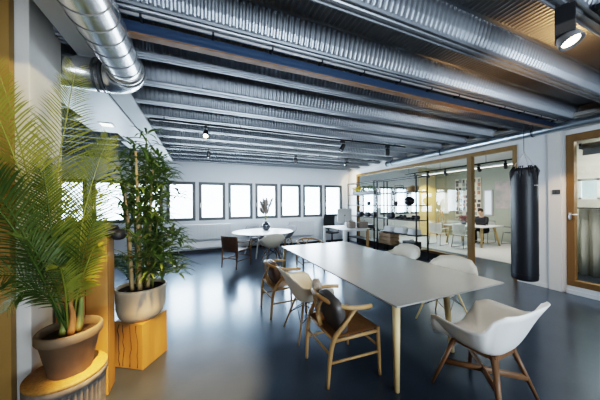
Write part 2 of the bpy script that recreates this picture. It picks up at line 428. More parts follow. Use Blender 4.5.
# ------------------------------------------------------------------ chairs
def shell_bm(w=.335, back=.36, front=.24, seat=.44, hb=.40, ha=.215, th=.008, K=None):
    """One-piece armchair shell, facing +X: seat bowl with a rim that dips at the front, lifts at the arms and peaks at the back."""
    bm = bm_new(); NT, NR = 64, 18
    def rim(th):
        c, s = cos(th), sin(th)
        e = .62 if K else .72
        x = (front if c > 0 else back) * math.copysign(abs(c) ** e, c); y = w * math.copysign(abs(s) ** e, s)
        a = abs(math.degrees(math.atan2(s, c)))
        KK = K or [(0, -.015), (28, .0), (45, .09), (62, .185), (80, ha), (100, ha + .005), (118, ha + .03), (138, ha + .11), (155, hb - .02), (180, hb)]
        for (a0, h0), (a1, h1) in zip(KK, KK[1:]):
            if a <= a1:
                u = (a - a0) / (a1 - a0); u = u*u*(3 - 2*u); return x, y, h0 + (h1 - h0) * u
        return x, y, hb
    rows = []
    for j in range(1, NR + 1):
        r = j / NR; row = []
        for k in range(NT):
            t = 2*pi*k/NT; x, y, h = rim(t)
            q = r ** .8
            flare = 1 + .07 * max(0, (r - .8) / .2) ** 2
            inn = (.86 if K else .80) + (.14 if K else .20) * r ** 3                      # walls stand steep, then flare
            g = (max(0, (r - .42)) / .58) ** 1.7
            px, py = x*q*inn*flare, y*q*inn*flare
            z = seat + (h) * g - .012 * (1 - r)
            if cos(t) > 0 and h < .12: z = seat + h * r ** 6 - .012 * (1 - r)
            row.append(bm.verts.new((px, py, z)))
        rows.append(row)
    c = bm.verts.new((0, 0, seat - .014))
    for k in range(NT): bm.faces.new((c, rows[0][k], rows[0][(k+1) % NT]))
    for a, d in zip(rows, rows[1:]):
        for k in range(NT): bm.faces.new((a[k], d[k], d[(k+1) % NT], a[(k+1) % NT]))
    bmesh.ops.recalc_face_normals(bm, faces=bm.faces)
    bmesh.ops.solidify(bm, geom=bm.faces[:], thickness=th)
    for f in bm.faces: f.smooth = True
    return bm

def shell_chair(label, group, shell_m, leg_m, chunky=False, wire=True, **kw):
    t = thing('shell_armchair', label, 'chair', group=group)
    obj('seat_shell', shell_bm(**kw), shell_m, t)
    for sx in (1, -1):
        for sy in (1, -1):
            b = bm_new()
            if chunky: tube(b, [(.15*sx, .13*sy, .425), (.265*sx, .275*sy, 0)], [.026, .015], 10, flat=.8)
            else: tube(b, [(.13*sx, .11*sy, .425), (.255*sx, .235*sy, 0)], [.015, .010], 10)
            obj('leg', b, leg_m, t)
    b = bm_new()
    if chunky:
        for s in (1, -1): tube(b, [(.215*s, .20, .20), (-.215*s, -.20, .20 + .002*s)], .017, 8, flat=1.6)
        obj('cross_stretcher', b, leg_m, t)
        b = bm_new(); box(b, -.17, .17, -.15, -.125, .395, .43, .004); box(b, -.17, .17, .125, .15, .395, .43, .004); box(b, .14, .165, -.15, .15, .395, .43, .004); box(b, -.165, -.14, -.15, .15, .395, .43, .004)
        obj('seat_frame', b, leg_m, t)
    else:
        for s in (1, -1):
            for q in (1, -1):
                tube(b, [(.135*q, .115*s, .40), (.20*q, -.18*s, .20)], .0045, 6); tube(b, [(.135*s, .115*q, .40), (-.20*s, .18*q, .20)], .0045, 6)
        box(b, -.14, .14, -.12, -.10, .41, .42); box(b, -.14, .14, .10, .12, .41, .42)
        obj('wire_brace', b, M['black_metal'], t)
    return t

def wishbone_chair(label, group, wood, seat_m):
    t = thing('wishbone_armchair', label, 'chair', group=group)
    rail = [(.16, -.285, .675), (.05, -.300, .685), (-.09, -.285, .70), (-.21, -.19, .725), (-.262, 0, .745), (-.21, .19, .725), (-.09, .285, .70), (.05, .300, .685), (.16, .285, .675)]
    b = bm_new(); tube(b, rail, [.017, .018, .017, .017, .02, .017, .017, .018, .017], 10, 6, flat=1.15); obj('arm_rail', b, wood, t)
    for s in (1, -1):
        b = bm_new(); tube(b, [(.27, .265*s, 0), (.262, .262*s, .22), (.255, .258*s, .455)], [.014, .019, .019], 10, 3); obj('leg', b, wood, t)
        b = bm_new(); tube(b, [(-.265, .225*s, 0), (-.25, .235*s, .24), (-.215, .25*s, .43), (-.12, .285*s, .57), (-.02, .298*s, .68)], [.014, .02, .021, .019, .013], 10, 5); obj('leg', b, wood, t)
    b = bm_new()
    tube(b, [(-.215, 0, .44), (-.245, 0, .56)], .014, 8, flat=1.8)
    for s in (1, -1): tube(b, [(-.243, .005*s, .55), (-.252, .03*s, .62), (-.245, .10*s, .735)], .011, 8, 4, flat=1.2)
    obj('back_splat', b, wood, t)
    b = bm_new()
    tube(b, [(.255, -.258, .425), (.255, .258, .425)], .016, 8); tube(b, [(-.215, -.25, .425), (-.215, .25, .425)], .016, 8)
    for s in (1, -1): tube(b, [(.255, .258*s, .415), (-.215, .25*s, .415)], .016, 8)
    obj('seat_frame', b, wood, t)
    b = bm_new()
    tube(b, [(.263, -.262, .27), (.263, .262, .27)], .011, 8); tube(b, [(-.243, -.236, .29), (-.243, .236, .29)], .011, 8)
    for s in (1, -1): tube(b, [(.263, .262*s, .22), (-.25, .236*s, .22)], .012, 8)
    obj('stretcher', b, wood, t)
    b = bm_new(); n = 14
    g = [[b.verts.new((-.222 + .49*i/n, (-.262 + .524*j/n), .445 - .022*sin(pi*i/n)*sin(pi*j/n))) for j in range(n+1)] for i in range(n+1)]
    for i in range(n):
        for j in range(n):
            f = b.faces.new((g[i][j], g[i+1][j], g[i+1][j+1], g[i][j+1])); f.smooth = True
    bmesh.ops.solidify(b, geom=b.faces[:], thickness=.016)
    obj('seat', b, seat_m, t)
    return t

G1 = 'chairs around the long table'
chair_a = wishbone_chair('nearest wooden wishbone armchair on the left of the long table, holding dark cushion', G1, M['oak'], M['cord_seat'])
place(chair_a, (1.285, 2.06, 0), radians(0), chair_a['label'])
c = dup(chair_a); place(c, (1.15, 3.47, 0), radians(4), 'wooden wishbone armchair on the left of the long table, beyond the cream shell chair', G1)
c = dup(chair_a); place(c, (2.42, 5.22, 0), radians(-92), 'wooden wishbone armchair with back to the windows at the far end of the table', G1)

shell_b = shell_chair('cream shell armchair between the two wooden wishbone chairs on the left of the long table', G1, M['cream_plastic'], M['oak'])
place(shell_b, (1.27, 2.76, 0), radians(2), shell_b['label'])
c = dup(shell_b); place(c, (3.27, 3.35, 0), radians(180), 'farther white shell armchair on the right side of the long table, near the black shelving', G1)
c = dup(shell_b); place(c, (3.06, 2.27, 0), radians(190), 'white shell armchair right of the long table, in front of the oak post', G1)
for ch in c.children:
    if ch.name.startswith('leg'): ch.data = ch.data.copy(); ch.data.materials[0] = M['light_oak']
shell_g = shell_chair('large white shell armchair with dark wooden legs in the right foreground at the table end', G1, M['white_plastic'], M['walnut'], chunky=True, w=.36, back=.335, front=.29, hb=.40, th=.011,
    K=[(0, -.015), (22, .0), (38, .10), (52, .20), (75, .235), (98, .225), (112, .25), (127, .36), (142, .395), (180, .41)])
place(shell_g, (2.21, 1.28, 0), radians(92), shell_g['label'])

# cushions
b = bm_new(); blob(b, (0, 0, 0), .06, .18, .19, 3, .55); c = tag(obj('leather_cushion', b, M['dark_leather']), 'dark grey leather cushion leaning in the nearest wishbone armchair', 'cushion')
c.location = (1.15, 1.97, .60); c.rotation_euler = (radians(10), radians(-18), radians(0))
b = bm_new(); blob(b, (0, 0, 0), .05, .105, .165, 3, .55, .01); c = tag(obj('cloth_cushion', b, M['beige_cloth']), 'crumpled beige cloth cushion standing behind the dark one in the nearest wishbone armchair', 'cushion')
c.location = (1.14, 2.235, .66); c.rotation_euler = (0, radians(-12), radians(-25))
b = bm_new(); blob(b, (0, 0, 0), .06, .18, .17, 3, .55); c = tag(obj('leather_cushion', b, M['brown_leather']), 'brown leather cushion leaning in the farther left wishbone armchair', 'cushion')
c.location = (1.00, 3.43, .61); c.rotation_euler = (0, radians(-14), radians(4))

# ------------------------------------------------------------------ long table
t = thing('conference_table', 'long pale grey table with thin top and round oak legs, mid room', 'table', (2.29, 3.12, 0))
b = bm_new(); box(b, -.76, .77, -1.57, 1.55, .724, .740, .004); obj('table_top', b, M['table_top'], t)
b = bm_new(); box(b, -.62, .62, -1.40, -1.34, .68, .724); box(b, -.62, .62, 1.34, 1.40, .68, .724); box(b, -.62, -.56, -1.34, 1.34, .68, .724); box(b, .56, .62, -1.34, 1.34, .68, .724); obj('under_frame', b, M['black_metal'], t)
for x0, y0, x1, y1 in ((-.70, -1.50, -.745, -1.545), (.20, -1.30, .22, -1.36), (-.70, 1.48, -.745, 1.52), (.62, 1.42, .66, 1.48)):
    b = bm_new(); tube(b, [(x0, y0, .724), (x1, y1, 0)], [.034, .024], 16); obj('leg', b, M['light_oak'], t)

# ------------------------------------------------------------------ round table by the windows
t = thing('round_table', 'large round white table by the windows holding a dark vase', 'table', (1.84, 7.46, 0))
b = bm_new(); lathe(b, [(0, .715), (.90, .715), (.945, .725), (.95, .738), (.94, .742), (0, .742)], 64); obj('table_top', b, M['white_paint'], t)
for k in range(4):
    a = radians(45 + 90*k + 12); b = bm_new(); tube(b, [(.38*cos(a), .38*sin(a), .715), (.62*cos(a), .62*sin(a), 0)], [.03, .02], 12); obj('leg', b, M['white_paint'], t)
b = bm_new(); box(b, -.4, .4, -.03, .03, .68, .715); box(b, -.03, .03, -.4, .4, .68, .715); obj('under_frame', b, M['alu'], t)
G2 = 'chairs around the round table'
t = thing('padded_armchair', 'wooden armchair with brown leather back sheet at the left of the round table', 'chair', (.87, 6.38, 0), radians(40), G2)
for s in (1, -1):
    b = bm_new(); tube(b, [(.27, .25*s, 0), (.24, .25*s, .44), (.20, .26*s, .64)], [.014, .018, .014], 8, 3); obj('leg', b, M['walnut'], t)
    b = bm_new(); tube(b, [(-.28, .24*s, 0), (-.24, .25*s, .44), (-.27, .26*s, .80)], [.014, .02, .014], 8, 3); obj('leg', b, M['walnut'], t)
    b = bm_new(); tube(b, [(.21, .26*s, .64), (-.05, .285*s, .655), (-.255, .26*s, .68)], .016, 8, 3); obj('arm', b, M['walnut'], t)
b = bm_new(); tube(b, [(.26, -.25, .25), (.26, .25, .25)], .011, 8); tube(b, [(-.26, -.25, .25), (-.26, .25, .25)], .011, 8)
for s in (1, -1): tube(b, [(.26, .25*s, .20), (-.26, .25*s, .20)], .011, 8)
obj('stretcher', b, M['walnut'], t)
b = bm_new(); box(b, -.25, .26, -.25, .25, .41, .455, .012); obj('seat', b, M['brown_leather'], t)
b = bm_new(); n = 10
g = [[b.verts.new((-.245 - .05*(i/n) - .05*cos(pi*(j/n - .5)), -.26 + .52*j/n, .43 + .38*i/n)) for j in range(n+1)] for i in range(n+1)]
for i in range(n):
    for j in range(n):
        f = b.faces.new((g[i][j], g[i+1][j], g[i+1][j+1], g[i][j+1])); f.smooth = True
bmesh.ops.solidify(b, geom=b.faces[:], thickness=.02); obj('backrest', b, M['brown_leather'], t)
c = dup(shell_b); place(c, (1.80, 6.36, 0), radians(88), 'cream shell armchair in front of the round table, seen from behind', G2)
shell_grey = shell_chair('grey shell armchair at the right rear of the round table', G2, M['grey_cloth'], M['oak'])
place(shell_grey, (2.75, 7.95, 0), radians(205), shell_grey['label'])
c = dup(shell_grey); place(c, (1.75, 8.24, 0), radians(-88), 'grey shell armchair behind the round table, directly under the windows behind the vase', G2)
t = thing('flower_vase', 'round dark vase of pale pampas plumes on the white round table', 'vase', (1.98, 7.62, .742))
b = bm_new(); lathe(b, [(0, 0), (.075, .0), (.13, .06), (.145, .13), (.12, .21), (.06, .26), (.05, .30), (.058, .315), (.045, .31), (.04, .26), (0, .25)], 28); obj('vase_body', b, M['vase_glass'], t)
rnd = random.Random(3)
for k in range(14):
    a = rnd.uniform(0, 2*pi); sp = rnd.uniform(.04, .26); hh = rnd.uniform(.66, 1.02)
    p0 = Vector((0, 0, .28)); p2 = Vector((sp*cos(a), sp*sin(a), hh)); p1 = Vector((sp*.35*cos(a), sp*.35*sin(a), .28 + (hh-.28)*.55))
    b = bm_new(); tube(b, [p0, p1, p2], .004, 5, 3); st = obj('stem', b, M['palm_stem'], t)
    b = bm_new(); d = (p2 - p1).normalized()
    for q in range(260):
        s = rnd.random(); base = p1.lerp(p2, .12 + .95*s); w = .060 * sin(pi*min(1, .15 + .8*s)) + .015
        dd = Vector((rnd.gauss(0, 1), rnd.gauss(0, 1), rnd.gauss(0, .4))).normalized()
        tip = base + dd*w*1.25 + d*.07; sd = d.cross(dd).normalized()*.012
        b.faces.new([b.verts.new(base - sd), b.verts.new(base + sd), b.verts.new(tip)])
    obj('plume', b, M['pampas'], st, normals=False)

# ------------------------------------------------------------------ desk by the windows
t = thing('office_desk', 'white office desk in the far right corner with a computer and taupe bags', 'desk', (4.93, 7.4, 0))
b = bm_new(); box(b, -.58, .48, -.72, .72, .715, .742, .004); obj('desk_top', b, M['white_paint'], t)
for x, y, m in ((-.54, -.68, 'white_paint'), (-.54, .68, 'white_paint'), (.42, -.66, 'oak'), (.42, .66, 'white_paint')):
    b = bm_new(); box(b, x-.035, x+.035, y-.035, y+.035, 0, .715, .004); obj('leg', b, M[m], t)
b = bm_new(); box(b, -.52, .42, -.66, -.63, .66, .715); box(b, -.52, .42, .63, .66, .66, .715); obj('desk_frame', b, M['white_paint'], t)
t = thing('desktop_computer', 'silver all-in-one computer seen from behind on the white desk', 'computer', (5.06, 7.72, .742), radians(8))
b = bm_new(); box(b, -.35, .35, -.015, .015, .16, .66, .008); obj('screen', b, M['screen_silver'], t)
b = bm_new(); box(b, -.10, .10, -.10, .10, 0, .008, .003); tube(b, [(0, -.03, .004), (0, -.05, .12), (0, -.018, .26)], .05, 10, 3, flat=.2); obj('stand', b, M['screen_silver'], t)
b = bm_new(); blob(b, (0, -.016, .40), .028, .002, .03, 2); blob(b, (.008, -.016, .437), .008, .002, .010, 2); obj('fruit_logo', b, M['dark_mark'], t)
# dark office chair behind the desk
t = thing('office_chair', 'black mesh office chair behind the white desk, left of the computer', 'chair', (4.80, 8.22, 0), radians(-90))
b = bm_new(); blob(b, (0, 0, .47), .24, .25, .045, 3, .6); obj('seat', b, M['black_plastic'], t)
b = bm_new(); n = 10
g = [[b.verts.new((-.22 - .05*sin(pi*i/n) + .04*(2*j/n-1)**2, -.25 + .50*j/n, .58 + .58*i/n)) for j in range(n+1)] for i in range(n+1)]
for i in range(n):
    for j in range(n): b.faces.new((g[i][j], g[i+1][j], g[i+1][j+1], g[i][j+1])).smooth = True
bmesh.ops.solidify(b, geom=b.faces[:], thickness=.025); obj('backrest', b, M['black_plastic'], t)
b = bm_new(); tube(b, [(-.27, 0, .75), (-.28, 0, .55), (-.10, 0, .42)], .025, 8, 4); tube(b, [(0, 0, .43), (0, 0, .10)], .028, 10); obj('column', b, M['black_metal'], t)
for s in (1, -1):
    b = bm_new(); tube(b, [(-.02, .25*s, .47), (-.02, .30*s, .50), (-.02, .30*s, .66)], .014, 8); box(b, -.14, .12, .27*s-.035, .27*s+.06 if s > 0 else .27*s+.035, .655, .685, .008); obj('armrest', b, M['black_plastic'], t)
for k in range(5):
    a = 2*pi*k/5; b = bm_new(); tube(b, [(0, 0, .11), (.30*cos(a), .30*sin(a), .075)], [.028, .018], 8); l = obj('base_leg', b, M['black_metal'], t)
    b = bm_new(); tube(b, [(.30*cos(a)-.02*sin(a), .30*sin(a)+.02*cos(a), .035), (.30*cos(a)+.02*sin(a), .30*sin(a)-.02*cos(a), .035)], .035, 12); obj('caster', b, M['black_plastic'], l)
# bags on the desk
for (x, y, rz, sx, lab) in ((4.84, 6.98, .1, .15, 'taupe cloth bag on the white desk, the left one of two'), (5.19, 6.80, -.2, .18, 'taupe cloth bag with dark side on the white desk, the right one of two')):
    t = thing('cloth_bag', lab, 'bag', (x, y, .744), rz, 'bags on the desk')
    b = bm_new(); blob(b, (0, 0, .115), sx, .10, .115, 3, .32, .008); obj('bag_body', b, M['taupe_cloth'], t)
    b = bm_new(); tube(b, [(-sx*.5, .0, .21), (-sx*.4, -.01, .27), (sx*.4, -.01, .27), (sx*.5, 0, .21)], .008, 6, 5); obj('bag_handle', b, M['brown_leather'], t)

# ------------------------------------------------------------------ radiators on the window wall
for i, (x0, x1, z0, z1, lab) in enumerate(((-.62, 1.0, .42, .93, 'long white panel radiator under the left windows behind the round table'), (3.2, 4.25, .35, .90, 'white panel radiator under the right windows left of the desk'))):
    t = thing('panel_radiator', lab, 'radiator', ((x0+x1)/2, 8.72, z0), 0, 'radiators under the windows'); w = (x1-x0)/2; h = z1-z0
    b = bm_new(); box(b, -w, w, -.045, .04, 0, h, .01)
    for k in range(int(2*w/.10)): box(b, -w+.03+.10*k, -w+.09+.10*k, -.05, -.045, .03, h-.03, .002)
    obj('radiator_panel', b, M['radiator'], t)
    b = bm_new(); box(b, -w+.01, w-.01, -.04, .035, h, h+.012); obj('top_grille', b, M['alu'], t)
    b = bm_new(); tube(b, [(-w-.03, 0, .06), (-w+.01, 0, .06)], .02, 10); tube(b, [(-w-.03, 0, .06), (-w-.03, 0, -z0+.01)], .009, 8); obj('valve_pipe', b, M['white_paint'], t)
t = thing('cable_trunking', 'white cable duct with sockets running low along the window wall', 'cable duct', (0, 8.74, 0))
b = bm_new(); box(b, -.60, 3.0, -.05, .035, .14, .34, .006); obj('trunking_box', b, M['white_paint'], t)
for x in (.62, .72, .82, 1.02):
    b = bm_new(); box(b, x-.04, x+.04, -.056, -.05, .20, .28, .004); tube(b, [(x, -.058, .24), (x, -.054, .24)], .022, 14); obj('socket', b, M['alu'], t)

# ------------------------------------------------------------------ black metal shelving by the glass
def rack(label, y0, y1, x0, x1, zs, ztop, mids=()):
    t = thing('shelving_rack', label, 'shelving', ((x0+x1)/2, (y0+y1)/2, 0), 0, 'black shelving racks'); hx, hy = (x1-x0)/2, (y1-y0)/2; r = .016
    for sx in (1, -1):
        for sy in (1, -1):
            b = bm_new(); box(b, hx*sx-r, hx*sx+r, hy*sy-r, hy*sy+r, 0, ztop); obj('post', b, M['black_metal'], t)
        for m in mids:
            b = bm_new(); box(b, hx*sx-r, hx*sx+r, m-r, m+r, 0, ztop); obj('post', b, M['black_metal'], t)
    b = bm_new(); box(b, -hx, hx, -hy-r, -hy+r, ztop-.025, ztop); box(b, -hx, hx, hy-r, hy+r, ztop-.025, ztop)
    for s in (1, -1): box(b, hx*s-r, hx*s+r, -hy, hy, ztop-.025, ztop)
    obj('top_frame', b, M['black_metal'], t)
    for z in zs:
        b = bm_new(); box(b, -hx-.005, hx+.005, -hy-.005, hy+.005, z-.022, z, .002); obj('shelf', b, M['black_metal'], t)
    return t
ZR = (.30, .70, 1.12, 1.54, 1.93)
rack('black steel shelving rack nearer the camera against the glass partition', 4.80, 6.36, 5.45, 5.88, ZR, 2.36)
rack('black steel shelving rack farther along the glass partition by the window corner', 6.52, 8.06, 5.45, 5.88, ZR, 2.38)
def on_shelf(name, label, cat, m, y, z, build, group=None, rz=0, x=5.66):
    b = bm_new(); build(b); o = tag(obj(name, b, M[m]), label, cat, group); o.location = (x, y, z); o.rotation_euler = (0, 0, rz); return o
# baskets and vessels on the shelf under the top
t = thing('wire_basket', 'dark round wire basket on the upper shelf of the nearer black rack', 'basket', (5.66, 5.62, 1.93))
b = bm_new()
for k in range(14):
    a = 2*pi*k/14; tube(b, [(.08*cos(a), .08*sin(a), .005), (.15*cos(a), .15*sin(a), .10), (.12*cos(a), .12*sin(a), .22)], .004, 5, 3)
for r_, z_ in ((.08, .006), (.14, .08), (.145, .14), (.12, .22)): tube(b, [(r_*cos(2*pi*k/20), r_*sin(2*pi*k/20), z_) for k in range(21)], .004, 5)
obj('wire_cage', b, M['black_metal'], t)
on_shelf('storage_basket', 'brown lidded basket on the upper shelf at the near end of the nearer black rack', 'basket', 'basket', 5.10, 1.93, lambda b: (lathe(b, [(0, 0), (.13, 0), (.16, .06), (.16, .12), (.165, .12), (.165, .145), (.04, .165), (.04, .18), (0, .18)], 24)))
t = thing('motorcycle_helmet', 'round black helmet on the middle shelf at the near end of the nearer rack', 'helmet', (5.66, 5.22, 1.54))
b = bm_new(); blob(b, (0, 0, .125), .13, .15, .125, 3, .9); obj('helmet_shell', b, M['black_leather'], t)
b = bm_new(); blob(b, (-.045, 0, .13), .095, .125, .05, 3, .8); obj('visor', b, M['vase_glass'], t)
for k, (y, z, h, lab) in enumerate(((5.75, 1.54, .13, 'small dark pot beside the helmet on the middle shelf of the nearer rack'), (7.7, 1.54, .18, 'dark jar at the far end of the middle shelf of the farther rack'), (7.05, 1.54, .13, 'dark pot at the near part of the middle shelf of the farther rack'))):
    on_shelf('pot', lab, 'pot', 'anthracite', y, z, lambda b: lathe(b, [(0, 0), (.05, 0), (.075, h*.4), (.06, h*.85), (.07, h), (.06, h), (.05, h*.85), (0, h*.3)], 20), 'pots on the middle shelves')
# footwear and folded things on the fourth shelf
def shoe(label, y, z, rz):
    t = thing('shoe', label, 'shoe', (5.62, y, z), rz, 'shoes on the nearer rack')
    b = bm_new(); blob(b, (0, 0, .012), .15, .052, .012, 3, .7); obj('sole', b, M['grey_cloth'], t)
    b = bm_new(); blob(b, (.03, 0, .045), .115, .048, .035, 3, .8); blob(b, (-.08, 0, .07), .06, .045, .06, 3, .8); obj('upper', b, M['black_leather'], t)
for k, (y, rz, lab) in enumerate(((4.98, 2.9, 'black shoe nearest the post on the shelf of the nearer rack'), (5.14, 2.7, 'black shoe second from the near post on the rack shelf'), (5.42, 3.3, 'black shoe third from the near post on the rack shelf'), (5.58, 3.1, 'black shoe fourth from the near post on the rack shelf'))):
    shoe(lab, y, 1.12, rz)
bag_n = [(5.95, 'dark handbag on the fourth shelf beside the shoes of the nearer rack'), (6.75, 'dark handbag near the gap on the farther rack'), (7.12, 'dark handbag in the middle of the farther rack'), (7.55, 'dark handbag at the far end of the farther rack')]
for y, lab in bag_n:
    t = thing('handbag', lab, 'bag', (5.66, y, 1.12), pi/2, 'handbags on the racks')
    b = bm_new(); blob(b, (0, 0, .085), .13, .07, .085, 3, .5); obj('bag_body', b, M['navy_cloth'], t)
    b = bm_new(); tube(b, [(-.07, 0, .155), (-.05, 0, .22), (.05, 0, .22), (.07, 0, .155)], .007, 6, 5); obj('bag_handle', b, M['black_leather'], t)
# folded white cloths on the fifth shelf
for k, (y, w, lab) in enumerate(((5.05, .16, 'folded pale cloth at the near end of the low shelf of the nearer rack'), (5.52, .22, 'folded pale cloth in the middle of the low shelf of the nearer rack'), (6.0, .18, 'folded pale cloth at the far end of the low shelf of the nearer rack'))):
    def bld(b, w=w):
        for q in range(4): blob(b, (0, 0, .022 + .04*q), .15 - .006*q, w - .01*q, .022, 3, .35)
    on_shelf('folded_cloth', lab, 'cloth', 'white_wall', y, .70, bld, 'folded cloths')
on_shelf('storage_box', 'long dark flat box on the low shelf of the farther black rack', 'box', 'dark_mark', 7.2, .70, lambda b: (box(b, -.16, .16, -.25, .25, 0, .10, .006), box(b, -.165, .165, -.255, .255, .10, .13, .005)))
t = thing('wooden_crate', 'weathered wooden slat crate on the bottom shelf of the nearer black rack', 'crate', (5.62, 6.02, .30))
for k in range(3):
    b = bm_new(); z = .01 + .115*k; box(b, -.17, .17, -.26, -.245, z, z+.10, .003); box(b, -.17, .17, .245, .26, z, z+.10, .003); box(b, -.185, -.17, -.26, .26, z, z+.10, .003); box(b, .17, .185, -.26, .26, z, z+.10, .003); obj('slat_ring', b, M['crate_wood'], t)
b = bm_new(); box(b, -.17, .17, -.245, .245, 0, .012); obj('crate_bottom', b, M['crate_wood'], t)
on_shelf('toolbox', 'black case on the bottom shelf at the near end of the nearer rack', 'case', 'black_plastic', 5.15, .30, lambda b: (box(b, -.14, .14, -.22, .22, 0, .20, .02), tube(b, [(-.06, 0, .20), (-.06, 0, .235), (.06, 0, .235), (.06, 0, .20)], .01, 6)))
# trailing planter on the upper shelf of the farther rack
t = thing('planter_box', 'long planter of yellow and green blooms on the upper shelf of the farther rack', 'plant', (5.66, 7.3, 1.93))
b = bm_new(); box(b, -.08, .08, -.62, .62, 0, .12, .01); obj('trough', b, M['anthracite'], t)
rr = random.Random(5)
for nm, m, n_, yr in (('foliage', 'bamboo_leaf', 420, (-.62, .62)), ('blossoms', 'yellow_flower', 200, (.15, .62))):
    b = bm_new()
    for q in range(n_):
        p = Vector((rr.uniform(-.12, .12), rr.uniform(*yr), rr.uniform(.10, .30))); d = Vector((rr.gauss(0, 1), rr.gauss(0, 1), rr.gauss(0, .6))).normalized()*.05; s = d.cross(Vector((rr.random(), rr.random(), 1))).normalized()*.017
        b.faces.new([b.verts.new(p), b.verts.new(p + d*.5 + s), b.verts.new(p + d), b.verts.new(p + d*.5 - s)])
    obj(nm, b, M[m], t, normals=False)

# ------------------------------------------------------------------ punching bag
t = thing('punching_bag', 'tall black leather punching bag hanging on chains before the right wall', 'punching bag', (4.98, 2.23, 0))
R = .172; zb_, zt_ = .33, 2.17
b = bm_new(); lathe(b, [(0, zb_-.012), (R*.75, zb_-.008), (R*.95, zb_+.008), (R, zb_+.04)] + [(R + .001*sin(k*2.1), zb_+.04 + (zt_-zb_-.10)*k/14) for k in range(1, 15)] + [(R*.97, zt_-.03), (R*.86, zt_), (0, zt_)], 40); obj('bag_body', b, M['black_leather'], t)
b = bm_new()
for z in (zb_+.10, zt_-.26): tube(b, [(0, 0, z), (0, 0, z+.004)], R+.005, 40)
obj('seam_band', b, M['rubber'], t)
b = bm_new(); n = 40
for k in range(n):       # gathered collar of straps around the top
    a = 2*pi*k/n
    if k % 5 < 3: tube(b, [(R*1.0*cos(a), R*1.0*sin(a), zt_-.20 + .05*(k % 3)), (R*1.03*cos(a), R*1.03*sin(a), zt_-.05), (R*.80*cos(a), R*.80*sin(a), zt_+.035)], [.004, .012, .008], 6, 3)
obj('top_straps', b, M['black_leather'], t)
for k in range(4):
    a = pi/4 + pi/2*k; b = bm_new(); p0 = Vector((R*.82*cos(a), R*.82*sin(a), zt_+.02)); p1 = Vector((0, 0, zt_+.27))
    for q in range(9):
        c0 = p0.lerp(p1, q/9); c1 = p0.lerp(p1, (q+1.15)/9); s = (Vector((-sin(a), cos(a), 0)) if q % 2 else Vector((0, 0, 1)).cross(Vector((-sin(a), cos(a), 0))))*.007
        tube(b, [c0, c0.lerp(c1, .5)+s, c1], .003, 5); tube(b, [c0, c0.lerp(c1, .5)-s, c1], .003, 5)
    obj('chain', b, M['alu'], t)
b = bm_new(); tube(b, [(.0+.02*cos(q*pi/8), .02*sin(q*pi/8)*0, zt_+.29+.02*sin(q*pi/8)) for q in range(17)], .005, 6); obj('hook', b, M['alu'], t)
b = bm_new(); tube(b, [(0, 0, zt_+.30), (0, 0, 3.02)], .005, 6); obj('hanging_cord', b, M['anthracite'], t)
b = bm_new()
# small maker's marking band: pale stitched dashes as in the photograph
for k in range(5):
    a = radians(-112 + 6*k) ; ca, sa = cos(a), sin(a); r0 = R + .004
    box(b, -.006, .006, -.001, .001, -.006, .006)
    bmesh.ops.transform(b, matrix=Matrix.Translation((r0*ca, r0*sa, zt_-.29)) @ Matrix.Rotation(a + pi/2, 4, 'Z'), verts=b.verts[-8:])
obj('marking', b, M['white_letter'], t)

# light switch pair on the pilaster
t = thing('light_switch', 'black double light switch on the pilaster right of the punching bag', 'switch', (5.955, 2.20, 1.79))
b = bm_new(); box(b, -.02, 0, -.05, .05, -.04, .04, .004); obj('switch_plate', b, M['black_plastic'], t)
b = bm_new(); box(b, -.026, -.02, -.042, -.004, -.03, .03, .002); box(b, -.026, -.02, .004, .042, -.03, .03, .002); obj('rocker', b, M['anthracite'], t)

# ------------------------------------------------------------------ side office seen through the right window
b = bm_new(); 
for y0, y1 in ((1.3, 1.34), (1.9, 1.94), (2.28, 2.32), (2.56, 2.6)): box(b, 8.04, 8.09, y0, y1, 1.66, 2.12)
box(b, 8.04, 8.09, 1.3, 2.6, 1.66, 1.70); box(b, 8.04, 8.09, 1.3, 2.6, 2.08, 2.12)
w = struct('window_21', b, M['white_paint'])  # added window, stands in for facade windows reflected in the glass
b = bm_new(); box(b, 8.06, 8.068, 1.34, 2.56, 1.70, 2.08); obj('window_pane', b, M['glass'], w)
t = thing('curtain', 'pale grey curtain in the side office behind the right-hand wooden window', 'curtain', (7.7, 2.05, 0))
b = bm_new(); N = 80; rows = []
for i in range(N+1):
    y = -.75 + 1.18*i/N; rows.append([b.verts.new((.05*sin(i*.55) + .015*sin(i*1.7), y, z)) for z in (.02, .5, 1.0, 1.45)])
for a, d in zip(rows, rows[1:]):
    for k in range(3): b.faces.new((a[k], d[k], d[k+1], a[k+1])).smooth = True
bmesh.ops.solidify(b, geom=b.faces[:], thickness=.006); obj('cloth_drop', b, M['curtain'], t)
b = bm_new(); tube(b, [(0, -.9, 1.47), (0, .5, 1.47)], .014, 8)
for y in (-.88, .46): tube(b, [(0, y, 1.47), (.30, y, 1.47)], .008, 6)
obj('curtain_rod', b, M['black_metal'], t)
t = thing('roller_blind', 'rolled grey blind at the top of the right-hand wooden window', 'blind', (6.2, .95, 2.58))
b = bm_new(); tube(b, [(0, -1.0, 0), (0, 1.0, 0)], .05, 16); obj('blind_roll', b, M['grey_cloth'], t)
b = bm_new(); box(b, -.012, .012, -1.0, 1.0, -.16, -.13, .004); box(b, -.002, .002, -1.0, 1.0, -.14, 0); obj('blind_hem', b, M['grey_cloth'], t)
b = bm_new(); box(b, -.06, .03, -1.03, -1.0, -.05, .05); box(b, -.06, .03, 1.0, 1.03, -.05, .05); obj('bracket', b, M['black_metal'], t)

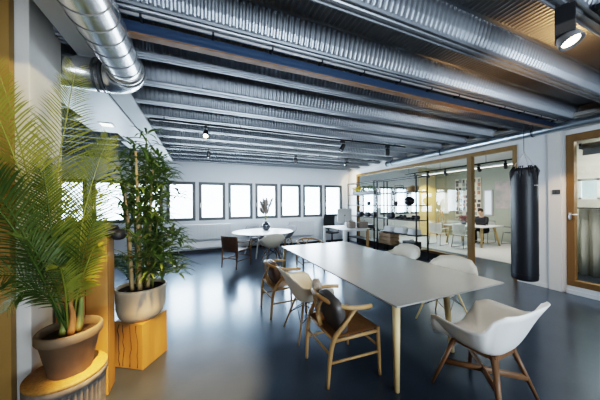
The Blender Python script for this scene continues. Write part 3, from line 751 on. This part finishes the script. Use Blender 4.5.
# ------------------------------------------------------------------ meeting room furniture
t = thing('meeting_table', 'meeting table with white top and splayed wooden legs behind the glass partition', 'table', (9.55, 5.75, .012))
b = bm_new(); box(b, -.62, .62, -.60, .85, .70, .735, .012); obj('table_top', b, M['white_paint'], t)
for x0, y0, x1, y1 in ((-.40, -.45, -.50, -.50), (.30, -.45, .52, -.52), (-.40, .7, -.5, .78), (.40, .7, .5, .78)):
    b = bm_new(); tube(b, [(x0, y0, .70), (x1, y1, 0)], [.045, .03], 10); obj('leg', b, M['light_oak'], t)
def sled_chair(label):
    t = thing('visitor_chair', label, 'chair', group='meeting room chairs')
    b = bm_new(); n = 12
    def prof(s): return [(.24, .44), (.10, .43), (-.10, .43), (-.20, .47), (-.235, .60), (-.25, .84)]
    c = spline([(x, 0, z) for x, z in prof(0)], 4)
    rows = [[b.verts.new((p.x + (.05*(2*j/n-1)**2 if p.z > .5 else 0), -.24 + .48*j/n, p.z + .02*(2*j/n-1)**2)) for j in range(n+1)] for p in c]
    for a, d in zip(rows, rows[1:]):
        for k in range(n): b.faces.new((a[k], a[k+1], d[k+1], d[k])).smooth = True
    bmesh.ops.solidify(b, geom=b.faces[:], thickness=.02); obj('seat_shell', b, M['white_plastic'], t)
    b = bm_new()
    for s in (1, -1): tube(b, [(.20, .20*s, .42), (.26, .22*s, .02), (-.26, .22*s, .02), (-.20, .20*s, .42)], .011, 8)
    obj('sled_frame', b, M['anthracite'], t)
    b = bm_new()
    for s in (1, -1): tube(b, [(-.22, .25*s, .62), (.0, .27*s, .645), (.14, .27*s, .64)], .014, 8, 3)
    obj('arm', b, M['white_plastic'], t)
    return t
ch = sled_chair('x'); place(ch, (8.35, 6.35, .012), radians(5), 'white visitor chair behind the glass, left one of the pair at the meeting table', 'meeting room chairs')
c = dup(ch); place(c, (8.52, 5.55, .012), radians(-5), 'white visitor chair behind the glass, nearer the oak post of the pair', 'meeting room chairs')
grey_vis = sled_chair('x'); place(grey_vis, (10.75, 5.15, .012), radians(160), 'grey visitor chair at the right end of the meeting table beside the punching bag', 'meeting room chairs')
for q in grey_vis.children:
    if q.name.startswith('seat') or q.name.startswith('arm'): q.data = q.data.copy(); q.data.materials[0] = M['grey_cloth']
c = dup(ch); place(c, (10.45, 5.92, .012), radians(180), 'white visitor chair under the seated person at the meeting table', 'meeting room chairs')

def skin_body(name, joints, edges, m, parent, levels=2):
    me = bpy.data.meshes.new(name); me.from_pydata([j[0] for j in joints], edges, []); me.materials.append(m)
    o = bpy.data.objects.new(name, me); COL.objects.link(o)
    if parent: o.parent = parent
    md = o.modifiers.new('skin', 'SKIN'); me.skin_vertices or None
    if not me.skin_vertices: me.attributes
    bpy.context.view_layer.objects.active = o
    for i, j in enumerate(joints):
        r = j[1]; me.skin_vertices[0].data[i].radius = r if isinstance(r, tuple) else (r, r)
    me.skin_vertices[0].data[0].use_root = True
    md.use_smooth_shade = True
    ss = o.modifiers.new('sub', 'SUBSURF'); ss.levels = levels; ss.render_levels = levels
    return o
# seated person, facing -X, leaning over the table, forearms on the top
pt = thing('person', 'person in dark clothes with dark hair sitting at the meeting table, leaning over it', 'person', (10.42, 5.92, .012), pi)
J = [((0, 0, .53), (.13, .15)), ((.03, 0, .68), (.115, .14)), ((.10, 0, .86), (.115, .16)), ((.17, 0, .98), (.09, .13)), ((.21, 0, 1.05), .052), ((.245, 0, 1.11), .055), ((.275, 0, 1.19), (.088, .074)), ((.285, 0, 1.265), (.078, .068))]
E_ = [(0,1),(1,2),(2,3),(3,4),(4,5),(5,6),(6,7)]
Jt = [J[0], J[1], J[2], J[3]]; Et = [(0,1),(1,2),(2,3)]
def limbs(J, E_, grow, arms=True, legs=True, hands=True, root=0, chest=3):
    J = list(J); E_ = list(E_)
    for s in (1, -1):
        if arms:
            k = len(J); J += [((.17, .17*s, .97), .055+grow), ((.30, .245*s, .80), .043+grow), ((.50, .12*s + .06*s, .775), .034+grow)]
            E_ += [(chest, k), (k, k+1), (k+1, k+2)]
            if hands: J += [((.585, .15*s, .765), (.038, .022))]; E_ += [(k+2, k+3)]
        if legs:
            k = len(J); J += [((.10, .10*s, .51), .085+grow), ((.43, .12*s, .52), .062+grow), ((.40, .12*s, .26), .052+grow), ((.36, .12*s, .08), .036+grow)]
            E_ += [(root, k), (k, k+1), (k+1, k+2), (k+2, k+3)]
            if hands: J += [((.47, .125*s, .035), (.035, .03))]; E_ += [(k+3, k+4)]
    return J, E_
Jb, Eb = limbs(J, E_, 0)
body = skin_body('body', Jb, Eb, M['skin'], pt)
Jj = [((0, 0, .53), (.145, .165)), ((.03, 0, .68), (.13, .155)), ((.10, 0, .86), (.13, .175)), ((.17, 0, .98), (.105, .145)), ((.20, 0, 1.03), .07)]
Jj, Ej = limbs(Jj, [(0,1),(1,2),(2,3),(3,4)], .012, legs=False, hands=False)
skin_body('jacket', Jj, Ej, M['cloth_dark'], pt)
Jp, Ep = limbs([((0, 0, .54), (.15, .17))], [], .012, arms=False, hands=False)
skin_body('trousers', Jp, Ep, M['cloth_dark'], pt)
for s in (1, -1):
    b = bm_new(); blob(b, (.43, .122*s, .045), .125, .045, .045, 3, .75); obj('shoe', b, M['shoe'], pt)
b = bm_new(); blob(b, (.262, 0, 1.255), .098, .086, .105, 3, .95)
geom = [v for v in b.verts if v.co.x > .335 and v.co.z < 1.29]; bmesh.ops.delete(b, geom=geom, context='VERTS'); obj('hair', b, M['hair'], pt)
b = bm_new(); blob(b, (.372, 0, 1.20), .018, .014, .022, 2); obj('nose', b, M['skin'], pt)
for s in (1, -1):
    b = bm_new(); blob(b, (.352, .03*s, 1.232), .010, .012, .008, 2); obj('eye', b, M['hair'], pt)
    b = bm_new(); blob(b, (.275, .078*s, 1.20), .020, .010, .03, 2); obj('ear', b, M['skin'], pt)
    for q in range(4):
        b = bm_new(); y = .15*s + (.03 - .018*q)*s; tube(b, [(.585, y, .768), (.625 + .008*(q in (1, 2)), y*.98, .772), (.655 + .010*(q in (1, 2)), y*.96, .752)], [.009, .008, .006], 6, 2); obj('finger', b, M['skin'], pt)
    b = bm_new(); tube(b, [(.555, .125*s, .766), (.59, .100*s, .765), (.612, .095*s, .755)], [.011, .009, .007], 6, 2); obj('thumb', b, M['skin'], pt)
b = bm_new(); tube(b, [(.352, -.022, 1.157), (.356, 0, 1.158), (.352, .022, 1.157)], .005, 6); obj('mouth', b, M['red_flower'], pt)
# things on the meeting table
t = thing('flower_pot', 'pot of dark red flowers on the meeting table before the seated person', 'plant', (9.35, 6.05, .747))
b = bm_new(); lathe(b, [(0, 0), (.07, 0), (.10, .14), (.09, .14), (.06, .02), (0, .02)], 20); obj('pot_body', b, M['anthracite'], t)
for nm, m, n_ in (('foliage', 'fern_leaf', 160), ('blossoms', 'red_flower', 150)):
    b = bm_new()
    for q in range(n_):
        a = rr.uniform(0, 2*pi); r_ = rr.uniform(0, .16); p = Vector((r_*cos(a), r_*sin(a), rr.uniform(.12, .36))); d = Vector((rr.gauss(0, 1), rr.gauss(0, 1), rr.gauss(0, .6))).normalized()*.06; s = d.cross(Vector((rr.random(), rr.random(), 1))).normalized()*.02
        b.faces.new([b.verts.new(p), b.verts.new(p + d*.5 + s), b.verts.new(p + d), b.verts.new(p + d*.5 - s)])
    obj(nm, b, M[m], t, normals=False)
t = thing('laptop', 'dark open laptop on the meeting table in front of the seated person', 'laptop', (9.72, 5.62, .747), radians(10))
b = bm_new(); box(b, -.11, .11, -.16, .16, 0, .014, .003); obj('keyboard_base', b, M['screen_silver'], t)
b = bm_new(); box(b, -.005, .005, -.16, .16, 0, .22, .002); transform(b, Matrix.Translation((-.11, 0, .012)) @ Matrix.Rotation(radians(-14), 4, 'Y')); obj('laptop_screen', b, M['black_plastic'], t)
# picture board, wall map, glowing panes on the meeting room wall
t = thing('picture_board', 'tall cream board covered in small pinned pictures on the meeting room wall', 'board', (11.3, 7.15, 0))
b = bm_new(); box(b, -.03, 0, -.60, .53, .80, 2.70, .004); obj('board_panel', b, M['paper'], t)
pr = random.Random(11)
for i in range(7):
    for j in range(10):
        if pr.random() < .22: continue
        w_, h_ = pr.uniform(.045, .072), pr.uniform(.055, .088); y = -.51 + .16*i + pr.uniform(-.02, .02); z = .92 + .185*j + pr.uniform(-.025, .025)
        b = bm_new(); box(b, -.034, -.03, y-w_, y+w_, z-h_, z+h_); obj('pinned_picture', b, M[pr.choice(['print_a', 'print_b', 'print_c', 'print_a'])], t)
t = thing('picture_sheet', 'faded grey and pink printed sheet on the meeting room wall near the punching bag', 'board', (11.3, 5.75, 0))
b = bm_new(); box(b, -.025, 0, -.55, .25, 1.35, 2.45, .004); obj('sheet', b, M['map_tint'], t)
for n, (y0, y1) in enumerate(((7.98, 8.45), (6.10, 6.42))):
    b = bm_new(); box(b, 11.25, 11.3, y0, y1, 1.05, 2.12, .004); w = struct('window_%d' % (22 + n), b, M['beam_paint'])  # no opening behind these frames, only the pane glow brightens them
    b = bm_new(); box(b, 11.243, 11.25, y0+.05, y1-.05, 1.10, 2.07); obj('window_pane', b, M['frosted'], w)
# wooden coat stand in the corner
t = thing('plant_stand', 'small wooden A frame stand in the yellow corner of the meeting room', 'stand', (10.85, 8.1, .012))
for s in (1, -1):
    b = bm_new(); tube(b, [(0, .04*s, 1.25), (.0, .26*s, 0)], .025, 8); obj('leg', b, M['oak'], t)
b = bm_new(); tube(b, [(-.02, .03, 1.22), (-.28, 0, 0)], .022, 8); obj('leg', b, M['oak'], t)
b = bm_new(); box(b, -.12, .02, -.22, .22, .55, .58, .004); obj('stand_shelf', b, M['oak'], t)

# ------------------------------------------------------------------ track lights
def track(label, x0, x1, y, z=2.965):
    t = thing('light_track', label, 'light track', ((x0+x1)/2, y, z), 0, 'black light tracks'); w = (x1-x0)/2
    b = bm_new(); box(b, -w, w, -.018, .018, -.018, .018, .002); obj('track_rail', b, M['black_metal'], t)
    b = bm_new()
    for k in range(int(2*w/1.2)+1): tube(b, [(-w+.2+1.2*k, 0, .018), (-w+.2+1.2*k, 0, .055)], .008, 6)
    obj('hanger', b, M['black_metal'], t)
track('black light track under the ribbed ceiling carrying the glowing warm spot', -.72, 4.6, 4.36)
track('black light track under the ribbed ceiling nearest the windows', -.60, 5.2, 6.16)
def spot(label, loc, rz, tilt, lit=False, big=False, grp='track spotlights'):
    t = thing('track_spotlight', label, 'spotlight', loc, rz, grp)
    b = bm_new(); box(b, -.05, .05, -.02, .02, -.045, 0, .004); tube(b, [(0, 0, -.045), (0, 0, -.10)], .010, 8); obj('mount', b, M['black_plastic'], t)
    mx = Matrix.Translation((0, 0, -.135)) @ Matrix.Rotation(tilt, 4, 'Y')
    b = bm_new(); lathe(b, [(0, .07), (.040, .07), (.044, .06), (.046, -.085), (.041, -.088), (.035, -.06), (0, -.055)], 20); transform(b, mx); obj('lamp_head', b, M['black_plastic'], t)
    b = bm_new(); lathe(b, [(0, -.080), (.020, -.079), (.037, -.074)], 20); transform(b, mx); obj('lens', b, M['lamp_glow'] if lit else M['lamp_soft'] if lit is None else M['alu'], t)
    return t
spot('glowing warm track spotlight hanging left above the round table', (.10, 4.36, 2.947), radians(85), radians(48), True)
spot('unlit black spotlight on the glowing track, middle of the ceiling', (2.82, 4.36, 2.947), radians(0), radians(30))
spot('unlit black spotlight on the glowing track at the right, near the silver pipe end', (4.05, 4.36, 2.947), radians(0), radians(0))
spot('black spotlight on the track nearest the windows, leftmost one', (.20, 6.16, 2.947), radians(90), radians(8))
spot('black spotlight on the track nearest the windows, middle one', (2.46, 6.16, 2.947), radians(90), radians(12))
spot('black spotlight on the track nearest the windows, rightmost one', (4.12, 6.16, 2.947), radians(0), radians(55))
# big foreground spot, its box and track
t = thing('ceiling_spotlight', 'large black box spotlight with a bright lens at the top right, close to the camera', 'spotlight', (2.41, .84, 3.02), radians(20))
b = bm_new(); box(b, -.02, .02, -.02, .02, -.05, 0, .003); obj('mount', b, M['black_plastic'], t)
b = bm_new(); box(b, -.082, .082, -.05, .05, -.235, -.04, .006); obj('gear_box', b, M['black_plastic'], t)
mx = Matrix.Translation((-.02, -.02, -.262)) @ Matrix.Rotation(radians(-22), 4, 'X') @ Matrix.Rotation(radians(12), 4, 'Y')
b = bm_new(); lathe(b, [(0, .05), (.045, .05), (.060, .02), (.066, -.035), (.060, -.037), (.042, -.01), (0, 0)], 28); transform(b, mx); obj('lamp_head', b, M['anthracite'], t)
b = bm_new(); lathe(b, [(0, -.026), (.03, -.023), (.050, -.020)], 28); transform(b, mx); obj('lens', b, M['lamp_glow'], t)
t = thing('linear_light', 'white linear ceiling light with black rail at the top right corner', 'ceiling light', (2.66, .60, 3.02))
b = bm_new(); box(b, -.05, .75, -.10, .10, -.06, 0, .004); obj('light_housing', b, M['white_paint'], t)
b = bm_new(); box(b, -.03, .73, -.08, .08, -.066, -.06); obj('diffuser', b, M['lamp_soft'], t)
b = bm_new(); box(b, -.05, .75, .12, .155, -.045, 0, .003); obj('side_rail', b, M['black_metal'], t)
# meeting room lights
t = thing('light_track', 'black light track on the meeting room ceiling behind the glass', 'light track', (8.0, 5.0, 2.80), 0, 'black light tracks')
b = bm_new(); box(b, -.02, .02, -2.2, 2.6, -.02, .02, .002); obj('track_rail', b, M['black_metal'], t)
b = bm_new()
for y in (-2, -.5, 1, 2.4): tube(b, [(0, y, .02), (0, y, .52)], .006, 6)
obj('hanger', b, M['black_metal'], t)
t = thing('linear_light', 'long white linear light hanging from the meeting room ceiling behind the glass', 'ceiling light', (9.0, 5.2, 2.80))
b = bm_new(); box(b, -.04, .04, -2.0, 2.4, 0, .06, .004); obj('light_housing', b, M['white_paint'], t)
b = bm_new(); box(b, -.03, .03, -1.98, 2.38, -.008, 0); obj('diffuser', b, M['lamp_soft'], t)
b = bm_new()
for y in (-1.8, 2.2): tube(b, [(0, y, .06), (0, y, .52)], .004, 6)
obj('hanger', b, M['black_metal'], t)
for k, (y, lit, lab) in enumerate(((7.1, False, 'black meeting room spotlight behind the glass, farthest left on its track'), (6.5, False, 'black meeting room spotlight behind the glass, second from the left'), (5.8, False, 'black meeting room spotlight behind the glass, just left of the oak post'), (4.7, False, 'black meeting room spotlight behind the glass, just right of the oak post'), (4.0, True, 'glowing meeting room spotlight behind the glass, middle of the right pane'), (3.45, True, 'glowing meeting room spotlight behind the glass, nearest the punching bag'))):
    spot(lab, (8.0, y, 2.782), radians(180 if k % 2 else 200), radians(40), None if lit else False, grp='meeting room spotlights')

# ------------------------------------------------------------------ plants in the left foreground
pl = random.Random(21)
def frond(name, parent, m, pts, leaf=.26, n=34, start=.22, width=.006, droop=.25, ang=48, nrm=None, stem=.007):
    """Feather frond: a curved rachis with folded narrow leaflets on both sides."""
    c = spline(pts, 12); L = len(c) - 1
    b = bm_new(); tube(b, c, [stem*(1 - .75*i/L) for i in range(L+1)], 6)
    for k in range(n):
        s = start + (1 - start) * (k + .5) / n
        f = s * L; i = min(int(f), L - 1); p = c[i].lerp(c[i+1], f - i); t = (c[i+1] - c[i]).normalized()
        up = nrm if nrm else Vector((0, 0, 1)); side = t.cross(up)
        if side.length < .15: side = t.cross(Vector((.3, -1, 0)))
        side.normalize(); nn = side.cross(t).normalized()
        q = (s - start) / (1 - start); ll = leaf * (.55 + .45*sin(pi*min(1, q*1.15 + .12))) * (1 - .45*q**3) * pl.uniform(.92, 1.08)
        a = radians(ang - 8*q + pl.uniform(-3, 3))
        for sg in (1, -1):
            d = (t*cos(a) + side*sg*sin(a) + nn*.14).normalized(); w = width * pl.uniform(.85, 1.1) * (1 - .55*q*q)
            ww = (nn*.5 + t.cross(d).cross(d) * .0 + d.cross(nn)*.85).normalized() * w
            dn = Vector((0, 0, -1)) * droop * ll
            p1 = p + d*ll*.33; p2 = p + d*ll*.70 + dn*.35; p3 = p + d*ll + dn
            v = [b.verts.new(x) for x in (p - ww*.35, p + ww*.35, p1 + ww, p1 - ww, p2 + ww*.75, p2 - ww*.75, p3)]
            b.faces.new((v[0], v[1], v[2], v[3])); b.faces.new((v[3], v[2], v[4], v[5])); b.faces.new((v[5], v[4], v[6]))
    return obj(name, b, m, parent, normals=False)

# fluted stone half barrel with a board lid
t = thing('fluted_pedestal', 'grey fluted round pedestal with a wood chip lid under the palm pot', 'pedestal', (-.845, 2.13, 0))
b = bm_new(); lathe(b, [(0, 0), (.205, 0), (.205, .03), (.20, .032), (.20, .06), (.205, .42), (.205, .43), (.213, .432), (.213, .475), (.205, .478), (0, .478)], 240, flute=(40, .013, .05, .425)); obj('barrel_body', b, M['stone'], t)
b = bm_new(); lathe(b, [(0, .478), (.212, .478), (.214, .482), (.214, .494), (.211, .498), (0, .498)], 64); obj('board_lid', b, M['board_wood'], t)
PX, PY, PZ = -.825, 2.12, .498
t = thing('potted_palm', 'tall feathery palm in a brown pot on the fluted pedestal in the left foreground', 'plant', (PX, PY, PZ))
b = bm_new(); lathe(b, [(0, 0), (.108, 0), (.113, .005), (.156, .225), (.168, .228), (.174, .238), (.174, .282), (.167, .29), (.156, .288), (.150, .245), (.145, .235), (.105, .03), (0, .03)], 48); obj('pot', b, M['pot_brown'], t)
b = bm_new(); lathe(b, [(0, .245), (.10, .248), (.148, .238)], 32); obj('soil', b, M['soil'], t)
for k in range(7):
    a = pl.uniform(0, 2*pi); r = pl.uniform(.02, .075); b = bm_new(); p = Vector((r*cos(a), r*sin(a), .24))
    tube(b, [p, p + Vector((.01, .01, .12)), p + Vector((.02*cos(a), .02*sin(a), .24))], [.024, .018, .009], 8, 3); obj('stalk', b, M['fibre' if k % 3 == 0 else 'palm_stem'], t)
def W(x, y, z): return Vector((x - PX, y - PY, z - PZ))
base = lambda dx=0, dy=0: Vector((dx, dy, .40))
toC = Vector((.37, -.93, .05))      # leaf blades mostly face the room
FR = [  # tip and midway point in world metres, leaflet length, leaflets, material
 ((-.80, 2.16, 2.58), (-.90, 2.14, 1.75), .36, 44, 'palm_leaf'),
 ((-1.06, 1.72, 2.35), (-.98, 1.98, 1.75), .34, 40, 'palm_leaf'),
 ((-1.10, 1.98, 2.45), (-.98, 2.05, 1.70), .30, 36, 'palm_leaf'),
 ((-.62, 2.18, 2.12), (-.76, 2.15, 1.55), .30, 38, 'palm_leaf'),
 ((-1.05, 1.55, 1.80), (-.99, 1.85, 1.62), .30, 36, 'palm_dark'),
 ((-1.02, 1.40, 1.62), (-.97, 1.75, 1.60), .28, 36, 'palm_dark'),
 ((-1.08, 1.62, 1.20), (-.98, 1.92, 1.20), .22, 32, 'palm_dark'),
 ((-.60, 1.95, 1.38), (-.72, 2.02, 1.15), .20, 30, 'palm_leaf'),
 ((-.70, 2.28, 1.72), (-.80, 2.22, 1.35), .24, 32, 'palm_leaf'),
 ((-.92, 1.78, 1.45), (-.88, 1.95, 1.25), .20, 30, 'palm_dark'),
 ((-.78, 1.84, 1.25), (-.80, 1.98, 1.12), .18, 28, 'palm_leaf'),
 ((-.98, 2.30, 1.95), (-.92, 2.22, 1.45), .26, 32, 'palm_dark'),
 ((-1.02, 1.90, 1.02), (-.95, 2.02, 1.08), .16, 24, 'palm_dark'),
 ((-.66, 2.10, 1.55), (-.76, 2.10, 1.20), .20, 28, 'palm_dark'),
 ((-.90, 1.98, 1.85), (-.88, 2.05, 1.35), .24, 32, 'palm_dark'),
]
for tip, mid, lf, n_, m in FR:
    T, Md = W(*tip), W(*mid); b0 = Vector((Md.x*.12 + pl.uniform(-.02, .02), Md.y*.12 + pl.uniform(-.02, .02), .28))
    frond('frond', t, M[m], [b0, b0.lerp(Md, .5) + Vector((0, 0, .06)), Md, Md.lerp(T, .55) + Vector((0, 0, .05)), T], lf*.95, int(n_*(1.5 if tip[2] > 1.7 else 1.1)), .18, .0052, .16, 46, nrm=toC if tip[2] > 1.5 else Vector((.2, -.6, .7)))

# tall wooden block with a folded black cloth on top
t = thing('wooden_block', 'tall golden wooden block standing behind the palm pot', 'block', (-.90, 2.60, 0))
b = bm_new(); box(b, -.17, .17, -.09, .09, 0, 1.345, .006); obj('block_body', b, M['block_wood'], t)
b = bm_new(); box(b, .1705, .172, -.085, -.080, .02, 1.33); box(b, .02, .024, -.0915, -.090, .02, 1.33); obj('board_joint', b, M['soil'], t)
b = bm_new(); blob(b, (0, 0, .032), .245, .125, .032, 3, .6, .01); blob(b, (.01, 0, .070), .21, .11, .034, 3, .7, .01); blob(b, (.225, .0, .005), .05, .10, .045, 3, .7)
c = tag(obj('folded_jacket', b, M['navy_cloth']), 'folded black jacket lying on top of the tall golden wooden block', 'jacket'); c.location = (-.895, 2.61, 1.347)

# wooden cube with the potted bamboo palm
t = thing('wooden_cube', 'golden wooden cube with dark cracks under the beige pot', 'block', (-.575, 2.975, 0), radians(57))
b = bm_new(); box(b, -.165, .165, -.165, .165, 0, .45, .006); obj('cube_body', b, M['block_wood'], t)
b = bm_new(); ck = random.Random(4)
for fx in (-.10, -.03, .05, .11):
    pts = [(-.1655, fx + ck.uniform(-.014, .014), .02 + .41*q/7) for q in range(8)]
    tube(b, pts, [.002 + .004*ck.random() for q in range(8)], 5)
obj('crack', b, M['soil'], t)
QX, QY, QZ = -.575, 2.975, .45
t = thing('potted_bamboo_palm', 'bushy cane plant in a glossy beige pot on the wooden cube', 'plant', (QX, QY, QZ))
b = bm_new(); lathe(b, [(0, 0), (.15, 0), (.175, .008), (.205, .05), (.222, .12), (.228, .28), (.234, .30), (.230, .322), (.216, .322), (.212, .29), (.205, .12), (0, .04)], 56); obj('pot', b, M['pot_beige'], t)
b = bm_new(); lathe(b, [(0, .29), (.12, .295), (.213, .285)], 32); obj('soil', b, M['soil'], t)
def leaf_cluster(parent, c, r, n, m, ln=(.16, .30), up=.35):
    if c.x < .0 and c.y < .0 and c.z < 1.05: return     # keep clear of the tall block
    b = bm_new()
    for k in range(n):
        a = 2*pi*k/n*2.4 + pl.uniform(-.4, .4); el = pl.uniform(-.25, .9); l = pl.uniform(*ln)
        d = Vector((cos(a)*cos(el), sin(a)*cos(el), sin(el)*.8 + up*.3)).normalized(); sd = d.cross(Vector((0, 0, 1))).normalized(); w = .015 * pl.uniform(.8, 1.25)
        p0 = c + Vector((0, 0, pl.uniform(-r, r))); dz = Vector((0, 0, -1))
        P = [p0, p0 + d*l*.3, p0 + d*l*.65 + dz*l*.10, p0 + d*l*.95 + dz*l*.32]
        nn = sd.cross(d)*w*.35
        v = [b.verts.new(P[0] - sd*w*.3), b.verts.new(P[0] + sd*w*.3), b.verts.new(P[1] + sd*w + nn), b.verts.new(P[1]), b.verts.new(P[1] - sd*w + nn), b.verts.new(P[2] + sd*w*.8 + nn), b.verts.new(P[2]), b.verts.new(P[2] - sd*w*.8 + nn), b.verts.new(P[3])]
        for q in ((0, 1, 2, 3), (0, 3, 4), (3, 2, 5, 6), (4, 3, 6, 7), (6, 5, 8), (7, 6, 8)): b.faces.new([v[i] for i in q])
    return obj('leaf_cluster', b, m, parent, normals=False)
CN = [(-.07, -.05, .018, 1.05), (.00, -.07, .022, 1.42), (.06, -.02, .019, 1.25), (.02, .06, .010, 1.62), (-.05, .05, .010, 1.50), (.09, .05, .008, 1.38), (-.10, .01, .008, 1.30), (.11, -.06, .008, 1.10)]
for i, (x, y, r, hh) in enumerate(CN):
    b = bm_new(); lx, ly = x*.9 + pl.uniform(-.03, .03), y*.9 + pl.uniform(-.03, .03)
    top = Vector((x + lx, y + ly, .28 + hh)); mid = Vector((x + lx*.4, y + ly*.4, .28 + hh*.55))
    tube(b, [(x, y, .28), mid, top], [r, r*.85, r*.45], 8, 5); cn = obj('cane', b, M['cane' if i < 3 else 'palm_stem'], t)
    for s in ((.42, .54, .66, .77, .89, 1.0) if hh > 1.15 else (.36, .50, .66, .82, 1.0)):
        p = Vector((x, y, .28)).lerp(mid, s*2) if s < .5 else mid.lerp(top, (s-.5)*2)
        leaf_cluster(t, p, .07, 14, M['bamboo_leaf'])
for k in range(56):   # side sprays
    a = pl.uniform(-2.6, 1.8); z = pl.uniform(.50, 1.62) if k < 34 else pl.uniform(.42, .85); a = a if k < 34 else pl.uniform(-1.5, 1.0); r = pl.uniform(.12, .40) * (1 - .35*max(0, z - 1.2)/.4)
    p = Vector((r*cos(a), r*sin(a), z)); b = bm_new(); tube(b, [(0.05*cos(a), .05*sin(a), z - .18), p*.6 + Vector((0, 0, z*.4 - .02)), p], [.005, .004, .003], 5, 4); obj('twig', b, M['palm_stem'], t)
    leaf_cluster(t, p, .04, 13, M['bamboo_leaf'], (.14, .26))

# low dark fern palm standing on the floor behind the cube
FX, FY = -.70, 3.56
t = thing('potted_fern_palm', 'low dark green feathery palm on the floor behind the beige pot', 'plant', (FX, FY, 0))
b = bm_new(); lathe(b, [(0, 0), (.13, 0), (.17, .28), (.185, .28), (.185, .32), (.17, .32), (.13, .05), (0, .05)], 36); obj('pot', b, M['anthracite'], t)
b = bm_new(); lathe(b, [(0, .28), (.165, .275)], 28); obj('soil', b, M['soil'], t)
for a, ln, hz in ((-.5, .62, .95), (-.15, .68, .82), (.25, .62, 1.0), (.9, .5, 1.15), (1.8, .5, 1.15), (2.7, .55, .95), (3.4, .55, .85), (4.2, .38, .95), (-.9, .52, .80), (-.3, .55, 1.20), (.05, .58, .66)):
    e = Vector((ln*cos(a), ln*sin(a), hz)); md = Vector((e.x*.45, e.y*.45, hz*.5 + .45))
    frond('frond', t, M['fern_leaf'], [(0.02*cos(a), .02*sin(a), .27), (e.x*.15, e.y*.15, .27 + (md.z-.27)*.6), md, (e.x*.75, e.y*.75, (md.z + hz)*.5 + .04), e], .20, 40, .20, .007, .30, 55)

# ------------------------------------------------------------------ light
W_ = bpy.data.worlds.new('daylight'); S.world = W_; W_.use_nodes = True
nt = W_.node_tree; bg = nt.nodes['Background']; bg.inputs[0].default_value = (.72, .86, 1.0, 1); bg.inputs[1].default_value = 9.0
def area(name, loc, rot, sx, sy, power, color=(1, 1, 1), spread=None):
    l = bpy.data.lights.new(name, 'AREA'); l.shape = 'RECTANGLE'; l.size = sx; l.size_y = sy; l.energy = power; l.color = color
    if spread: l.spread = spread
    o = bpy.data.objects.new(name, l); COL.objects.link(o); o.location = loc; o.rotation_euler = rot; return o
def portal(name, loc, rot, sx, sy):
    o = area(name, loc, rot, sx, sy, 1); o.data.cycles.is_portal = True; return o
portal('window_portal', (3.6, 9.12, 1.72), (radians(-90), 0, 0), 15.6, 1.4)
portal('rear_window_portal', (2.7, -3.22, 1.75), (radians(90), 0, 0), 2.3, 1.8)
for n, (x0, x1) in enumerate(WX):
    area('window_daylight', ((x0 + x1)/2, 8.78, 1.715), (radians(-90), 0, 0), .69, 1.14, 24, (.76, .88, 1.0))
area('rear_daylight', (.9, -2.9, 1.5), (radians(108), 0, 0), 3.6, 1.2, 90, (.80, .90, 1.0), radians(110))
area('room_light', (2.6, 1.2, 2.86), (0, 0, 0), 3.0, 2.0, 12, (1, .95, .88))  # added soft fill under the ceiling, no fixture of its own
area('window_bay_light', (2.5, 5.0, 2.85), (radians(66), 0, 0), 6.0, .3, 34, (.86, .96, 1.0), radians(90))  # added lamp that brightens the window wall, no fixture there
area('meeting_light', (9.0, 5.4, 2.72), (0, 0, 0), .5, 4.0, 55, (1, .94, .84))
area('office_light', (7.0, 1.3, 3.0), (0, 0, 0), .8, 1.8, 80, (1, .94, .86))
def spotl(name, loc, target, power, ang, color=(1, .80, .52), blend=.6, r=.04):
    l = bpy.data.lights.new(name, 'SPOT'); l.energy = power; l.spot_size = radians(ang); l.spot_blend = blend; l.color = color; l.shadow_soft_size = r
    o = bpy.data.objects.new(name, l); COL.objects.link(o); o.location = loc
    o.rotation_euler = (Vector(target) - Vector(loc)).to_track_quat('-Z', 'Y').to_euler(); return o
spotl('plant_spot', (.35, 1.1, 2.9), (-.95, 2.1, 2.0), 120, 52, (1, .82, .46))
spotl('cube_spot', (.2, 1.9, 2.9), (-.65, 2.9, 1.1), 62, 50, (1, .76, .38))
spotl('floor_spot', (-.1, 1.2, 2.9), (-.22, 2.36, 0), 1500, 33, (1, .62, .27))
spotl('ceiling_glow', (3.2, 1.3, 2.3), (3.4, 1.5, 3.2), 28, 120, (1, .55, .22))  # added uplight, stands in for warm spot light bouncing onto the deck
spotl('pilaster_spot', (5.0, 1.2, 2.9), (5.98, 2.2, 1.3), 90, 40, (1, .70, .42))
spotl('foreground_spot', (2.38, .80, 2.74), (1.6, 1.9, .7), 40, 80, (1, .88, .70))
spotl('chair_spot', (2.3, 2.5, 2.9), (1.25, 2.85, .6), 60, 34, (1, .74, .36))
spotl('track_glow', (.02, 4.36, 2.80), (-.5, 4.6, 0), 40, 90, (1, .82, .55))
spotl('corner_glow', (10.2, 7.6, 2.7), (10.7, 8.75, 1.4), 120, 80, (1, .74, .32))
spotl('partition_glow', (5.3, 7.9, 2.9), (6.0, 8.4, 2.4), 40, 80, (1, .72, .36))

S.view_settings.view_transform = 'Filmic'
S.view_settings.look = 'High Contrast'
S.view_settings.exposure = .35
try:
    S.cycles.max_bounces = 10; S.cycles.transparent_max_bounces = 12; S.cycles.sample_clamp_indirect = 6; S.cycles.caustics_reflective = False; S.cycles.caustics_refractive = False
except Exception: pass
